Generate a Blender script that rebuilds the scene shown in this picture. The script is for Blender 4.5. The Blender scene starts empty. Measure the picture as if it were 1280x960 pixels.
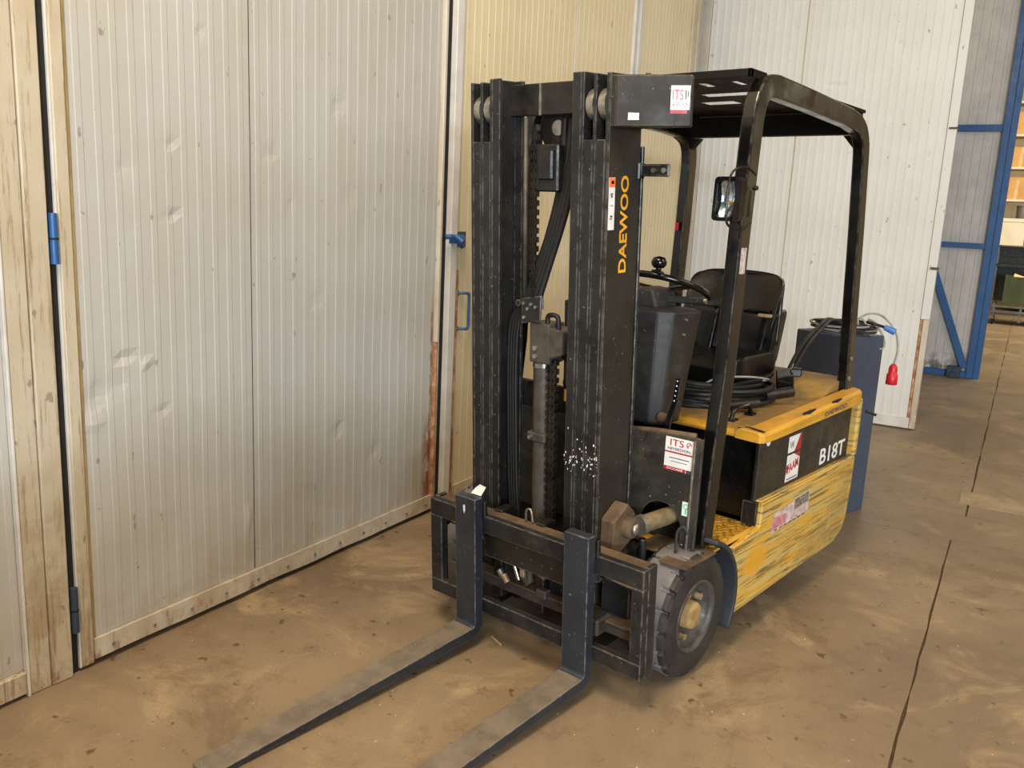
import bpy, bmesh, math, random
from mathutils import Vector, Matrix, noise
random.seed(7)
PI = math.pi
SC = bpy.context.scene
COL = SC.collection

# ------------------------------------------------------------------ camera
cd = bpy.data.cameras.new('camera')
cam = bpy.data.objects.new('camera', cd); COL.objects.link(cam)
cd.sensor_fit = 'HORIZONTAL'; cd.sensor_width = 36.0
cd.lens = 1077.863 / 1280 * 36.0
cd.clip_start = 0.05; cd.clip_end = 200
Rv = Vector((0.75683349, 0.65191914, 0.04695211)); Uv = Vector((-0.16268078, 0.11831202, 0.97955971)); Dv = Vector((-0.63303873, 0.7490018, -0.19559721))
mw = Matrix((Rv, Uv, -Dv)).transposed().to_4x4(); mw.translation = Vector((1.85768256, -2.63834645, 1.61453699))
cam.matrix_world = mw
SC.camera = cam

# ------------------------------------------------------------------ world, light, exposure
SC.view_settings.view_transform = 'Standard'; SC.view_settings.look = 'None'
SC.view_settings.gamma = 1.0; SC.view_settings.use_curve_mapping = False
SC.view_settings.exposure = 0.38
wd = bpy.data.worlds.new('world'); SC.world = wd; wd.use_nodes = True
bg = wd.node_tree.nodes['Background']; bg.inputs[0].default_value = (0.95, 0.93, 0.88, 1); bg.inputs[1].default_value = 0.08

def area(name, loc, target, sx, sy, power, col):
    l = bpy.data.lights.new(name, 'AREA'); l.shape = 'RECTANGLE'; l.size = sx; l.size_y = sy; l.energy = power; l.color = col
    o = bpy.data.objects.new(name, l); COL.objects.link(o); o.location = loc
    o.rotation_euler = (Vector(target) - Vector(loc)).to_track_quat('-Z', 'Y').to_euler()
    return o
WARM = (1.0, 0.80, 0.56); COOL = (0.86, 0.93, 1.0)
# daylight through the rolling door opening behind and to the right of the camera
area('door_daylight', (6.2, -5.6, 1.9), (0.2, 0.6, 0.7), 4.5, 3.2, 260, (0.88, 0.94, 1.0))
# narrow cool strip light, added to give the left wall its shade edge
area('added_strip_light', (7.79, -8.09, 2.3), (-0.6, 0.2, 0.9), 3.0, 0.35, 620, (0.72, 0.86, 1.0))
# strip of skylight in the roof
area('roof_skylight', (4.2, 2.0, 6.2), (1.6, 1.6, 0), 3.0, 12.0, 300, (1.0, 0.89, 0.74))
# warm hall lamps hanging to the left and front
area('hall_lamps', (0.9, -2.6, 5.6), (0.0, -1.2, 0), 1.2, 3.0, 250, WARM)
# light in the far workshop
area('workshop_lamps', (3.0, 14.0, 5.2), (1.0, 15.5, 0), 4.0, 8.0, 900, (1.0, 0.88, 0.66))

# ------------------------------------------------------------------ building frame (s along the left wall, d out from it)
W0 = Vector((-0.98362637, -1.50232482, 0)); T = Vector((-0.17265417, 0.98498251, 0)); N = Vector((0.98498251, 0.17265417, 0))
ROTB = math.atan2(T.y, T.x)
def BP(s, d, z=0.0): return W0 + T * s + N * d + Vector((0, 0, z))

# ------------------------------------------------------------------ node materials
def rgb(r, g, b):
    f = lambda c: ((c / 255 + 0.055) / 1.055) ** 2.4 if c > 10 else c / 255 / 12.92
    return (f(r), f(g), f(b), 1)
class NT:
    def __init__(s, name):
        s.m = bpy.data.materials.new(name); s.m.use_nodes = True; s.t = s.m.node_tree; s.n = s.t.nodes; s.l = s.t.links
        s.b = s.n['Principled BSDF']; s.tc = s.n.new('ShaderNodeTexCoord'); s.co = s.tc.outputs['Object']
    def node(s, ty, **kw):
        x = s.n.new(ty)
        for k, v in kw.items(): setattr(x, k, v)
        return x
    def put(s, sock, v):
        if isinstance(v, bpy.types.NodeSocket): s.l.new(v, sock)
        else: sock.default_value = v
    def scale(s, sc):
        m = s.node('ShaderNodeMapping'); s.l.new(s.co, m.inputs[0]); m.inputs['Scale'].default_value = sc; return m.outputs[0]
    def noise(s, scale=5, detail=4, rough=0.6, co=None, dist=0.0):
        x = s.node('ShaderNodeTexNoise'); s.l.new(co or s.co, x.inputs['Vector'])
        x.inputs['Scale'].default_value = scale; x.inputs['Detail'].default_value = detail; x.inputs['Roughness'].default_value = rough; x.inputs['Distortion'].default_value = dist
        return x.outputs['Fac']
    def ramp(s, fac, a, b, lo=0.0, hi=1.0):
        x = s.node('ShaderNodeMapRange'); s.l.new(fac, x.inputs[0]); x.inputs[1].default_value = a; x.inputs[2].default_value = b
        x.inputs[3].default_value = lo; x.inputs[4].default_value = hi; x.interpolation_type = 'SMOOTHSTEP'; return x.outputs[0]
    def math(s, op, a, b=0.0):
        x = s.node('ShaderNodeMath', operation=op); s.put(x.inputs[0], a); s.put(x.inputs[1], b); return x.outputs[0]
    def mix(s, f, a, b):
        x = s.node('ShaderNodeMix', data_type='RGBA'); s.put(x.inputs[0], f); s.put(x.inputs[6], a); s.put(x.inputs[7], b); return x.outputs[2]
    def sep(s, co=None):
        x = s.node('ShaderNodeSeparateXYZ'); s.l.new(co or s.co, x.inputs[0]); return x.outputs
    def edge(s, r=0.004):
        bv = s.node('ShaderNodeBevel', samples=4); bv.inputs[0].default_value = r
        ge = s.node('ShaderNodeNewGeometry'); d = s.node('ShaderNodeVectorMath', operation='DOT_PRODUCT')
        s.l.new(bv.outputs[0], d.inputs[0]); s.l.new(ge.outputs['Normal'], d.inputs[1])
        return s.ramp(d.outputs['Value'], 0.995, 0.93)
    def bump(s, h, dist=0.002, strength=0.5):
        x = s.node('ShaderNodeBump'); x.inputs['Strength'].default_value = strength; x.inputs['Distance'].default_value = dist
        s.l.new(h, x.inputs['Height']); s.l.new(x.outputs[0], s.b.inputs['Normal'])
    def done(s, col, rough=0.5, metal=0.0, **kw):
        s.put(s.b.inputs['Base Color'], col); s.put(s.b.inputs['Roughness'], rough); s.put(s.b.inputs['Metallic'], metal)
        for k, v in kw.items(): s.put(s.b.inputs[k], v)
        return s.m

def mat(name, c1, c2=None, rough=0.5, metal=0.0, sc=8, dirt=None, dirt_amt=0.0, wear=None, wear_amt=0.0, spots=0.0, bump=0.0, scratch=None, spec=0.5, dsc=3.0):
    t = NT(name); c2 = c2 or c1
    if max(c1[:3]) < 0.035 and name != 'dark_ink':
        c1 = tuple(v * 0.5 for v in c1[:3]) + (1,); c2 = tuple(v * 0.62 for v in c2[:3]) + (1,)
        if dirt: dirt = tuple(v * 0.6 for v in dirt[:3]) + (1,)
    col = t.mix(t.ramp(t.noise(sc, 6, 0.65), 0.35, 0.68), c1, c2)
    if dirt: col = t.mix(t.math('MULTIPLY', t.ramp(t.noise(dsc, 7, 0.7, dist=0.4), 0.62 - 0.3 * dirt_amt, 0.80 - 0.25 * dirt_amt), min(1, 0.35 + dirt_amt)), col, dirt)
    if scratch: col = t.mix(t.math('MULTIPLY', t.ramp(t.noise(14, 5, 0.8, co=t.scale(scratch[0])), 0.66, 0.70), 0.8), col, scratch[1])
    if spots: col = t.mix(t.math('MULTIPLY', t.ramp(t.noise(90, 2, 0.5), 0.70, 0.74), spots), col, rgb(190, 185, 175))
    if wear: col = t.mix(t.math('MULTIPLY', t.math('MULTIPLY', t.edge(), t.ramp(t.noise(25, 5, 0.7), 0.38, 0.6)), wear_amt), col, wear)
    if bump: t.bump(t.noise(60, 4, 0.7), 0.001, bump)
    r = t.ramp(t.noise(sc * 1.7, 4, 0.7), 0.3, 0.7, max(0, rough - 0.09), min(1, rough + 0.12))
    return t.done(col, r, metal, **{'Specular IOR Level': spec})

BLK = mat('black_painted_steel', rgb(30, 29, 28), rgb(44, 42, 40), 0.36, sc=7, dirt=rgb(72, 66, 58), dirt_amt=0.25, wear=rgb(150, 145, 135), wear_amt=0.75, spots=0.25)
MASTM = mat('mast_rail_steel', rgb(34, 34, 35), rgb(50, 49, 48), 0.42, metal=0.25, sc=5, dirt=rgb(78, 73, 66), dirt_amt=0.3, wear=rgb(150, 150, 146), wear_amt=0.55, spots=0.3, scratch=((3, 3, 0.15), rgb(70, 70, 70)))
WEB = mat('mast_side_paint', rgb(38, 33, 25), rgb(50, 44, 33), 0.62, sc=4, dirt=rgb(60, 52, 40), dirt_amt=0.15, wear=rgb(120, 112, 98), wear_amt=0.7, spots=0.3)
GUARD = mat('guard_gloss_black', rgb(16, 15, 14), rgb(24, 22, 20), 0.17, sc=4, wear=rgb(170, 165, 150), wear_amt=0.55, dirt=rgb(50, 44, 36), dirt_amt=0.05)
ROOFM = mat('roof_black', rgb(16, 13, 10), rgb(22, 18, 14), 0.6, sc=6, spec=0.25)
FORKV = mat('fork_shank_steel', rgb(40, 45, 54), rgb(52, 57, 66), 0.40, metal=0.2, sc=6, dirt=rgb(75, 76, 78), dirt_amt=0.1, wear=rgb(170, 170, 172), wear_amt=0.8, spots=0.35)
FORKB = mat('fork_blade_steel', rgb(132, 121, 107), rgb(108, 98, 86), 0.45, metal=0.25, sc=9, dirt=rgb(66, 52, 38), dirt_amt=0.30, wear=rgb(150, 148, 144), wear_amt=0.5, spots=0.3)
CARR = mat('carriage_steel', rgb(36, 37, 40), rgb(54, 55, 58), 0.5, metal=0.2, sc=9, dirt=rgb(84, 72, 58), dirt_amt=0.35, wear=rgb(150, 146, 138), wear_amt=0.8, spots=0.35)
RUSTY = mat('dusty_brown_steel', rgb(96, 76, 54), rgb(62, 50, 38), 0.75, sc=14, dirt=rgb(130, 104, 70), dirt_amt=0.3, bump=0.4)
DUSTY = mat('dusty_black_steel', rgb(44, 41, 37), rgb(66, 60, 52), 0.62, sc=9, dirt=rgb(104, 92, 74), dirt_amt=0.4, spots=0.5, wear=rgb(130, 122, 108), wear_amt=0.6, bump=0.2)
GREASE = mat('greasy_dark_steel', rgb(22, 20, 18), rgb(46, 40, 33), 0.42, sc=16, dirt=rgb(74, 62, 46), dirt_amt=0.3, bump=0.4)
CYL = mat('grimy_cylinder', rgb(72, 66, 58), rgb(48, 44, 38), 0.5, sc=18, dirt=rgb(104, 92, 74), dirt_amt=0.3, bump=0.4)
CHROME = mat('polished_steel', rgb(205, 205, 205), rgb(170, 170, 170), 0.2, metal=1.0, sc=8)
SILVER = mat('bare_steel', rgb(170, 165, 155), rgb(125, 118, 108), 0.35, metal=0.8, sc=20, dirt=rgb(90, 76, 56), dirt_amt=0.2)
BRASS = mat('dirty_brass_fitting', rgb(190, 165, 125), rgb(120, 100, 72), 0.4, metal=0.5, sc=25)
RUB = mat('black_rubber_hose', rgb(16, 15, 14), rgb(26, 24, 22), 0.55, sc=12, dirt=rgb(70, 62, 52), dirt_amt=0.1)
TYRE = mat('tyre_rubber', rgb(44, 41, 39), rgb(60, 56, 53), 0.6, sc=9, dirt=rgb(92, 84, 76), dirt_amt=0.25, bump=0.25)
TYRET = mat('tyre_tread_rubber', rgb(108, 104, 104), rgb(90, 87, 87), 0.55, sc=5, dirt=rgb(66, 60, 55), dirt_amt=0.3, bump=0.15)
RIM = mat('wheel_rim_grey', rgb(84, 80, 74), rgb(60, 56, 50), 0.5, metal=0.3, sc=20, dirt=rgb(40, 34, 28), dirt_amt=0.35)
HUB = mat('hub_cap_dirty_yellow', rgb(176, 146, 94), rgb(134, 106, 62), 0.7, sc=18, dirt=rgb(96, 70, 40), dirt_amt=0.3, bump=0.3)
VINYL = mat('seat_vinyl', rgb(12, 12, 14), rgb(16, 16, 18), 0.16, sc=5, spec=0.35)
VINYLC = mat('seat_cushion_vinyl', rgb(12, 12, 13), rgb(18, 17, 17), 0.32, sc=6, spec=0.3)
VINYLB = mat('seat_back_vinyl', rgb(34, 29, 24), rgb(46, 38, 28), 0.30, sc=4)
PLAST = mat('console_plastic', rgb(44, 43, 41), rgb(56, 54, 51), 0.5, sc=7, dirt=rgb(84, 76, 64), dirt_amt=0.2, spots=0.15)
PLASTB = mat('black_plastic', rgb(16, 16, 16), rgb(26, 25, 24), 0.22, sc=8)
WHEELP = mat('steering_rim_plastic', rgb(12, 11, 14), rgb(18, 17, 20), 0.18, sc=8)
CABM = mat('cabinet_blue_grey', rgb(70, 79, 95), rgb(62, 72, 88), 0.36, metal=0.15, sc=3, dirt=rgb(60, 68, 84), dirt_amt=0.1, wear=rgb(120, 128, 140), wear_amt=0.4)
CORDG = mat('grey_cord', rgb(150, 150, 140), rgb(120, 120, 112), 0.5, sc=12)
RED = mat('red_plastic', rgb(196, 26, 40), rgb(170, 18, 32), 0.35, sc=10)
BLUEP = mat('blue_plastic', rgb(70, 120, 190), rgb(56, 104, 176), 0.4, sc=10)
DRED = mat('dark_red_mark', rgb(160, 30, 40), None, 0.5)
WHITE = mat('sticker_white', rgb(228, 226, 222), rgb(212, 210, 206), 0.4, sc=20)
INK = mat('dark_ink', rgb(60, 66, 84), None, 0.5)
INKR = mat('red_ink', rgb(170, 24, 60), None, 0.5)
INKG = mat('green_ink', rgb(60, 150, 110), None, 0.5)
GREENW = mat('pale_green_label', rgb(205, 232, 214), None, 0.5)
PINKW = mat('worn_sticker', rgb(204, 190, 186), rgb(160, 130, 126), 0.5, sc=30, dirt=rgb(130, 70, 74), dirt_amt=0.3, dsc=18)
ORANGE = mat('orange_ink', rgb(236, 110, 50), None, 0.5)
GOLD = mat('gold_lettering', rgb(222, 160, 44), rgb(200, 140, 36), 0.45, sc=12)
BLUEPNT = mat('blue_paint', rgb(26, 78, 132), rgb(34, 86, 140), 0.42, sc=8, dirt=rgb(20, 40, 66), dirt_amt=0.15, wear=rgb(120, 110, 96), wear_amt=0.4)
BLUEDK = mat('dark_blue_paint', rgb(36, 52, 70), rgb(44, 60, 78), 0.5, sc=10, dirt=rgb(60, 50, 40), dirt_amt=0.3)
POST = mat('white_post_paint', rgb(202, 199, 192), rgb(186, 182, 174), 0.42, sc=6, dirt=rgb(160, 140, 112), dirt_amt=0.2, dsc=5)
OLIVE = mat('olive_seal_strip', rgb(150, 128, 84), rgb(128, 106, 66), 0.7, sc=10)
DARK = mat('dark_gap', rgb(20, 16, 13), rgb(30, 24, 18), 0.8)
LENS = mat('lamp_reflector', rgb(215, 225, 235), rgb(180, 195, 210), 0.12, metal=0.9, sc=30)
BULB = mat('amber_bulb', rgb(230, 190, 90), None, 0.25)
GREENC = mat('green_bin_paint', rgb(62, 72, 38), rgb(52, 60, 30), 0.6, sc=5)
CARDB = mat('cardboard', rgb(206, 160, 100), rgb(188, 140, 84), 0.8, sc=4)
BEIGE = mat('beige_cloth', rgb(222, 196, 146), rgb(196, 166, 116), 0.9, sc=6)
WCAB = mat('off_white_cabinet', rgb(225, 215, 195), rgb(212, 202, 182), 0.5, sc=4)
STEELG = mat('grey_rack_steel', rgb(110, 108, 102), rgb(86, 84, 80), 0.5, metal=0.4, sc=8)
WOOD = mat('light_wood', rgb(206, 178, 130), rgb(180, 150, 100), 0.7, sc=9)
PLASTER = mat('painted_hall_wall', rgb(196, 184, 160), rgb(182, 168, 142), 0.8, sc=2)

def glass_mat():
    t = NT('lamp_glass'); return t.done((0.95, 0.98, 1, 1), 0.05, 0.0, **{'Transmission Weight': 1.0, 'IOR': 1.3})
GLASS = glass_mat()

def yellow_mat(name, scuff, lo=0.44, hi=0.60, stretch=(1, 0.35, 5), patch=None):
    t = NT(name)
    col = t.mix(t.ramp(t.noise(5, 5, 0.6), 0.35, 0.7), rgb(204, 150, 36), rgb(186, 134, 32))
    st = t.noise(5.5, 9, 0.78, co=t.scale(stretch), dist=0.3)
    col = t.mix(t.math('MULTIPLY', t.ramp(st, lo, hi), scuff * 0.85), col, rgb(184, 166, 104))
    st2 = t.noise(7.5, 9, 0.80, co=t.scale((stretch[0], stretch[1] * 1.2, stretch[2] * 1.4)), dist=0.5)
    col = t.mix(t.math('MULTIPLY', t.ramp(st2, 0.50, 0.58), scuff), col, rgb(98, 82, 48))
    col = t.mix(t.math('MULTIPLY', t.ramp(t.noise(2.6, 6, 0.7), 0.46, 0.66), 0.65 * scuff), col, rgb(136, 112, 62))
    if patch:   # an area where fresher yellow paint survives
        S = t.sep(); dy = t.math('DIVIDE', t.math('SUBTRACT', S[1], patch[0]), patch[2]); dz = t.math('DIVIDE', t.math('SUBTRACT', S[2], patch[1]), patch[3])
        r2 = t.math('ADD', t.math('ADD', t.math('MULTIPLY', dy, dy), t.math('MULTIPLY', dz, dz)), t.math('MULTIPLY', t.noise(14, 6, 0.7), 0.9))
        col = t.mix(t.math('MULTIPLY', t.ramp(r2, 1.45, 0.75), 0.85), col, rgb(204, 146, 30))
    col = t.mix(t.math('MULTIPLY', t.edge(), t.ramp(t.noise(20, 5, 0.7), 0.35, 0.6)), col, rgb(206, 190, 130))
    t.bump(st2, 0.001, 0.4)
    return t.done(col, t.ramp(st, 0.3, 0.7, 0.35, 0.65))
YEL = yellow_mat('scuffed_yellow_paint', 0.92, 0.40, 0.56, (1, 0.28, 6), patch=(0.46, 0.31, 0.13, 0.075))
YELC = yellow_mat('yellow_paint_rim', 0.30, 0.58, 0.75)
def hood_mat():
    t = NT('dusty_yellow_hood')
    col = t.mix(t.ramp(t.noise(3, 6, 0.7), 0.3, 0.62), rgb(190, 148, 62), rgb(140, 110, 68))
    col = t.mix(t.math('MULTIPLY', t.ramp(t.noise(7, 8, 0.75, co=t.scale((1, 0.5, 1))), 0.48, 0.66), 0.8), col, rgb(118, 96, 68))
    return t.done(col, 0.62)
HOODM = hood_mat()

def sheet_mat(name, c1, c2, rust=(), rough=0.38, dirtz=0.45, dirt_amt=0.5, base=rgb(150, 130, 100), streak=(0.35, 0.60, 0.75, 2.2), stcol=rgb(140, 118, 86)):
    """painted ribbed sheet; coordinates are local: x along the leaf, z up. rust = list of (x0, halfwidth, ztop)"""
    t = NT(name); S = t.sep(); X, Z = S[0], S[2]
    col = t.mix(t.ramp(t.noise(1.6, 6, 0.65), 0.35, 0.7), c1, c2)
    n = t.noise(6, 8, 0.75, dist=0.6)
    # grime that gathers towards the floor
    g = t.math('MULTIPLY', t.ramp(Z, dirtz, 0.0), t.ramp(n, 0.40, 0.62))
    col = t.mix(t.math('MULTIPLY', g, dirt_amt), col, base)
    st = t.noise(9, 8, 0.8, co=t.scale((streak[3], streak[3], 0.25)))
    col = t.mix(t.math('MULTIPLY', t.ramp(st, streak[1], streak[2]), streak[0]), col, stcol)
    sm = t.noise(30, 3, 0.6, co=t.scale((0.8, 1, 0.4)))
    col = t.mix(t.math('MULTIPLY', t.ramp(sm, 0.67, 0.71), 0.6), col, rgb(110, 96, 78))
    rn = t.noise(12, 8, 0.8, co=t.scale((2.0, 2, 0.8)))
    for (x0, hw, zt) in rust:
        a = t.ramp(t.math('ABSOLUTE', t.math('SUBTRACT', X, x0)), hw, hw * 0.3)
        b = t.ramp(Z, zt, zt * 0.75)
        m = t.math('MULTIPLY', t.math('MULTIPLY', a, b), t.ramp(rn, 0.40, 0.56))
        col = t.mix(t.math('MULTIPLY', m, 0.9), col, rgb(122, 66, 30))
    b = t.math('MULTIPLY', t.ramp(Z, 0.10, 0.03), t.ramp(rn, 0.50, 0.64))
    col = t.mix(t.math('MULTIPLY', b, 0.75), col, rgb(120, 70, 36))
    t.bump(t.noise(2.5, 3, 0.5), 0.006, 0.25)
    return t.done(col, rough)
SHEET = sheet_mat('cream_ribbed_sheet', rgb(174, 172, 166), rgb(167, 163, 152), rust=((1.985, 0.05, 0.55), (2.0, 0.02, 1.3)))
SHEETC = sheet_mat('tan_ribbed_sheet', rgb(206, 192, 158), rgb(196, 182, 146), dirt_amt=0.3)
SHEETW = sheet_mat('white_ribbed_sheet', rgb(206, 206, 202), rgb(199, 198, 193), dirt_amt=0.2, rough=0.45, base=rgb(170, 160, 150))
FRAMEM = sheet_mat('worn_frame_paint', rgb(184, 174, 154), rgb(170, 156, 130), rust=((2.03, 0.06, 0.95),), dirtz=1.2, dirt_amt=0.6, rough=0.5, base=rgb(142, 120, 88), streak=(0.75, 0.52, 0.62, 5.0), stcol=rgb(132, 106, 72))
FRAMEW = sheet_mat('rusty_white_frame', rgb(196, 188, 174), rgb(182, 170, 150), rust=((2.13, 0.12, 0.92),), dirtz=0.9, dirt_amt=0.5, rough=0.5, streak=(0.6, 0.54, 0.66, 3.0))
RUSTP = mat('rusted_frame_strip', rgb(140, 78, 40), rgb(196, 158, 116), 0.75, sc=14, dirt=rgb(96, 50, 26), dirt_amt=0.4, bump=0.3)
def trans_mat():
    t = NT('milky_corrugated_sheet')
    col = t.mix(t.ramp(t.noise(2.5, 5, 0.7), 0.3, 0.7), rgb(214, 208, 200), rgb(192, 186, 180))
    S = t.sep(); m = t.math('MULTIPLY', t.ramp(S[2], 0.35, 0.05), t.ramp(t.noise(9, 6, 0.7), 0.42, 0.6))
    col = t.mix(m, col, rgb(90, 86, 80))
    return t.done(col, 0.5, **{'Transmission Weight': 0.15})
MILKY = trans_mat()

def floor_mat():
    t = NT('stained_concrete')
    big = t.noise(0.55, 7, 0.62, dist=0.5)
    col = t.mix(t.ramp(big, 0.36, 0.64), rgb(116, 100, 81), rgb(140, 122, 98))
    med = t.noise(2.1, 8, 0.72, dist=0.8)
    col = t.mix(t.math('MULTIPLY', t.ramp(med, 0.50, 0.70), 0.6), col, rgb(176, 154, 118))
    col = t.mix(t.math('MULTIPLY', t.ramp(t.noise(1.3, 10, 0.78, dist=0.6), 0.53, 0.64), 0.6), col, rgb(100, 82, 62))
    drag = t.noise(3.0, 7, 0.7, co=t.scale((2.6, 0.5, 1)), dist=0.5)
    col = t.mix(t.math('MULTIPLY', t.ramp(drag, 0.55, 0.72), 0.35), col, rgb(112, 90, 64))
    col = t.mix(t.math('MULTIPLY', t.ramp(t.noise(7, 8, 0.8, dist=0.3), 0.52, 0.66), 0.45), col, rgb(98, 80, 60))
    spots = t.noise(13, 4, 0.55)
    col = t.mix(t.math('MULTIPLY', t.ramp(spots, 0.64, 0.70), 0.75), col, rgb(66, 50, 36))
    chips = t.noise(55, 2, 0.5)
    col = t.mix(t.math('MULTIPLY', t.ramp(chips, 0.745, 0.765), 0.85), col, rgb(214, 206, 190))
    fine = t.noise(120, 4, 0.7)
    col = t.mix(t.math('MULTIPLY', t.ramp(fine, 0.4, 0.7), 0.18), col, rgb(84, 66, 48))
    h = t.math('ADD', t.math('MULTIPLY', med, 1.0), t.math('MULTIPLY', fine, 0.15)); t.bump(h, 0.003, 0.35)
    return t.done(col, t.ramp(med, 0.3, 0.75, 0.42, 0.62))
FLOORM = floor_mat()
PATCHM = mat('pale_screed_patch', rgb(158, 140, 112), rgb(134, 115, 90), 0.6, sc=5, dirt=rgb(110, 88, 60), dirt_amt=0.3, bump=0.3)
JOINTM = mat('dark_joint_fill', rgb(84, 66, 48), rgb(62, 48, 34), 0.9, sc=20)

# ------------------------------------------------------------------ mesh builder
class MB:
    def __init__(s, xf=None): s.v = []; s.f = []; s.sm = []; s.xf = xf
    def add(s, vs, fs, smooth=False):
        o = len(s.v); s.v += [Vector(p) for p in vs]
        for f in fs: s.f.append([i + o for i in f]); s.sm.append(smooth)
        return s
    def box(s, x0, x1, y0, y1, z0, z1):
        v = [(x, y, z) for z in (z0, z1) for y in (y0, y1) for x in (x0, x1)]
        return s.add(v, [(0, 2, 3, 1), (4, 5, 7, 6), (0, 1, 5, 4), (2, 6, 7, 3), (0, 4, 6, 2), (1, 3, 7, 5)])
    def obox(s, c, ax, ay, az):      # centre and three half vectors
        c, ax, ay, az = map(Vector, (c, ax, ay, az)); v = [c + ax * i + ay * j + az * k for k in (-1, 1) for j in (-1, 1) for i in (-1, 1)]
        return s.add(v, [(0, 2, 3, 1), (4, 5, 7, 6), (0, 1, 5, 4), (2, 6, 7, 3), (0, 4, 6, 2), (1, 3, 7, 5)])
    def prism(s, pts, a, b, axis='x'):   # polygon in the two other axes extruded a->b ; pts order (y,z) for x, (x,z) for y, (x,y) for z
        n = len(pts); mk = {'x': lambda p, t: (t, p[0], p[1]), 'y': lambda p, t: (p[0], t, p[1]), 'z': lambda p, t: (p[0], p[1], t)}[axis]
        v = [mk(p, a) for p in pts] + [mk(p, b) for p in pts]
        return s.add(v, [list(range(n))[::-1], [i + n for i in range(n)]] + [(i, (i + 1) % n, (i + 1) % n + n, i + n) for i in range(n)])
    def cyl(s, p, q, r, r2=None, n=20, caps=True):
        p, q = Vector(p), Vector(q); r2 = r if r2 is None else r2; d = (q - p).normalized()
        a = d.orthogonal().normalized(); b = d.cross(a)
        ring = lambda c, rr: [c + a * math.cos(2 * PI * i / n) * rr + b * math.sin(2 * PI * i / n) * rr for i in range(n)]
        s.add(ring(p, r) + ring(q, r2), [(i, (i + 1) % n, (i + 1) % n + n, i + n) for i in range(n)], True)
        if caps:
            s.add(ring(p, r), [list(range(n))[::-1]]); s.add(ring(q, r2), [list(range(n))])
        return s
    def tube(s, pts, r, n=8, closed=False):
        pts = [Vector(p) for p in pts]; m = len(pts); vs = []; up = None
        for i, p in enumerate(pts):
            d = (pts[(i + 1) % m] - pts[i - 1]) if (closed or 0 < i < m - 1) else (pts[1] - pts[0] if i == 0 else pts[-1] - pts[-2])
            d.normalize()
            if up is None: up = d.orthogonal().normalized()
            up = (up - d * up.dot(d)); up = up.normalized() if up.length > 1e-6 else d.orthogonal().normalized()
            b = d.cross(up)
            vs += [p + up * math.cos(2 * PI * k / n) * r + b * math.sin(2 * PI * k / n) * r for k in range(n)]
        fs = []
        for i in range(m if closed else m - 1):
            j = (i + 1) % m
            fs += [(i * n + k, i * n + (k + 1) % n, j * n + (k + 1) % n, j * n + k) for k in range(n)]
        if not closed: fs += [list(range(n))[::-1], [(m - 1) * n + k for k in range(n)]]
        return s.add(vs, fs, True)
    def lathe(s, prof, c, axis='x', n=32):   # prof (radius, along)
        c = Vector(c); A, B, C_ = {'x': (Vector((0, 1, 0)), Vector((0, 0, 1)), Vector((1, 0, 0))), 'y': (Vector((1, 0, 0)), Vector((0, 0, 1)), Vector((0, 1, 0))), 'z': (Vector((1, 0, 0)), Vector((0, 1, 0)), Vector((0, 0, 1)))}[axis]
        vs = []; m = len(prof)
        for k in range(n):
            a = 2 * PI * k / n; e = A * math.cos(a) + B * math.sin(a)
            vs += [c + e * r + C_ * h for r, h in prof]
        fs = [(k * m + j, k * m + j + 1, ((k + 1) % n) * m + j + 1, ((k + 1) % n) * m + j) for k in range(n) for j in range(m - 1)]
        return s.add(vs, fs, True)
    def sweep(s, pts, hw, hh, side=(1, 0, 0)):    # rectangular section: hw along side, hh across
        pts = [Vector(p) for p in pts]; sd = Vector(side).normalized(); vs = []; m = len(pts)
        for i, p in enumerate(pts):
            d = (pts[min(i + 1, m - 1)] - pts[max(i - 1, 0)]).normalized(); sv = (sd - d * sd.dot(d)).normalized(); u = d.cross(sv)
            vs += [p + sv * hw + u * hh, p - sv * hw + u * hh, p - sv * hw - u * hh, p + sv * hw - u * hh]
        fs = []
        for i in range(m - 1): fs += [(i * 4 + k, i * 4 + (k + 1) % 4, i * 4 + 4 + (k + 1) % 4, i * 4 + 4 + k) for k in range(4)]
        fs += [(3, 2, 1, 0), tuple((m - 1) * 4 + k for k in range(4))]
        return s.add(vs, fs)
    def obj(s, name, m, parent=None, bevel=0.0, seg=1, sub=0, recentre=False, origin=None):
        vs = [s.xf(p) if s.xf else p for p in s.v]
        o0 = Vector(origin) if origin is not None else Vector((0, 0, 0))
        if recentre:
            xs = [p.x for p in vs]; ys = [p.y for p in vs]; zs = [p.z for p in vs]
            o0 = Vector(((min(xs) + max(xs)) / 2, (min(ys) + max(ys)) / 2, min(zs)))
        me = bpy.data.meshes.new(name); me.from_pydata([tuple(p - o0) for p in vs], [], s.f)
        me.polygons.foreach_set('use_smooth', s.sm); me.update()
        bm = bmesh.new(); bm.from_mesh(me); bmesh.ops.recalc_face_normals(bm, faces=bm.faces); bm.to_mesh(me); bm.free()
        for mm in (m if isinstance(m, (list, tuple)) else [m]): me.materials.append(mm)
        o = bpy.data.objects.new(name, me); COL.objects.link(o); o.location = o0
        if parent: o.parent = parent
        if bevel:
            b = o.modifiers.new('bevel', 'BEVEL'); b.width = bevel; b.segments = seg; b.limit_method = 'ANGLE'; b.angle_limit = 0.6
        if sub:
            q = o.modifiers.new('sub', 'SUBSURF'); q.levels = sub; q.render_levels = sub
            for p in me.polygons: p.use_smooth = True
        return o

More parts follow.
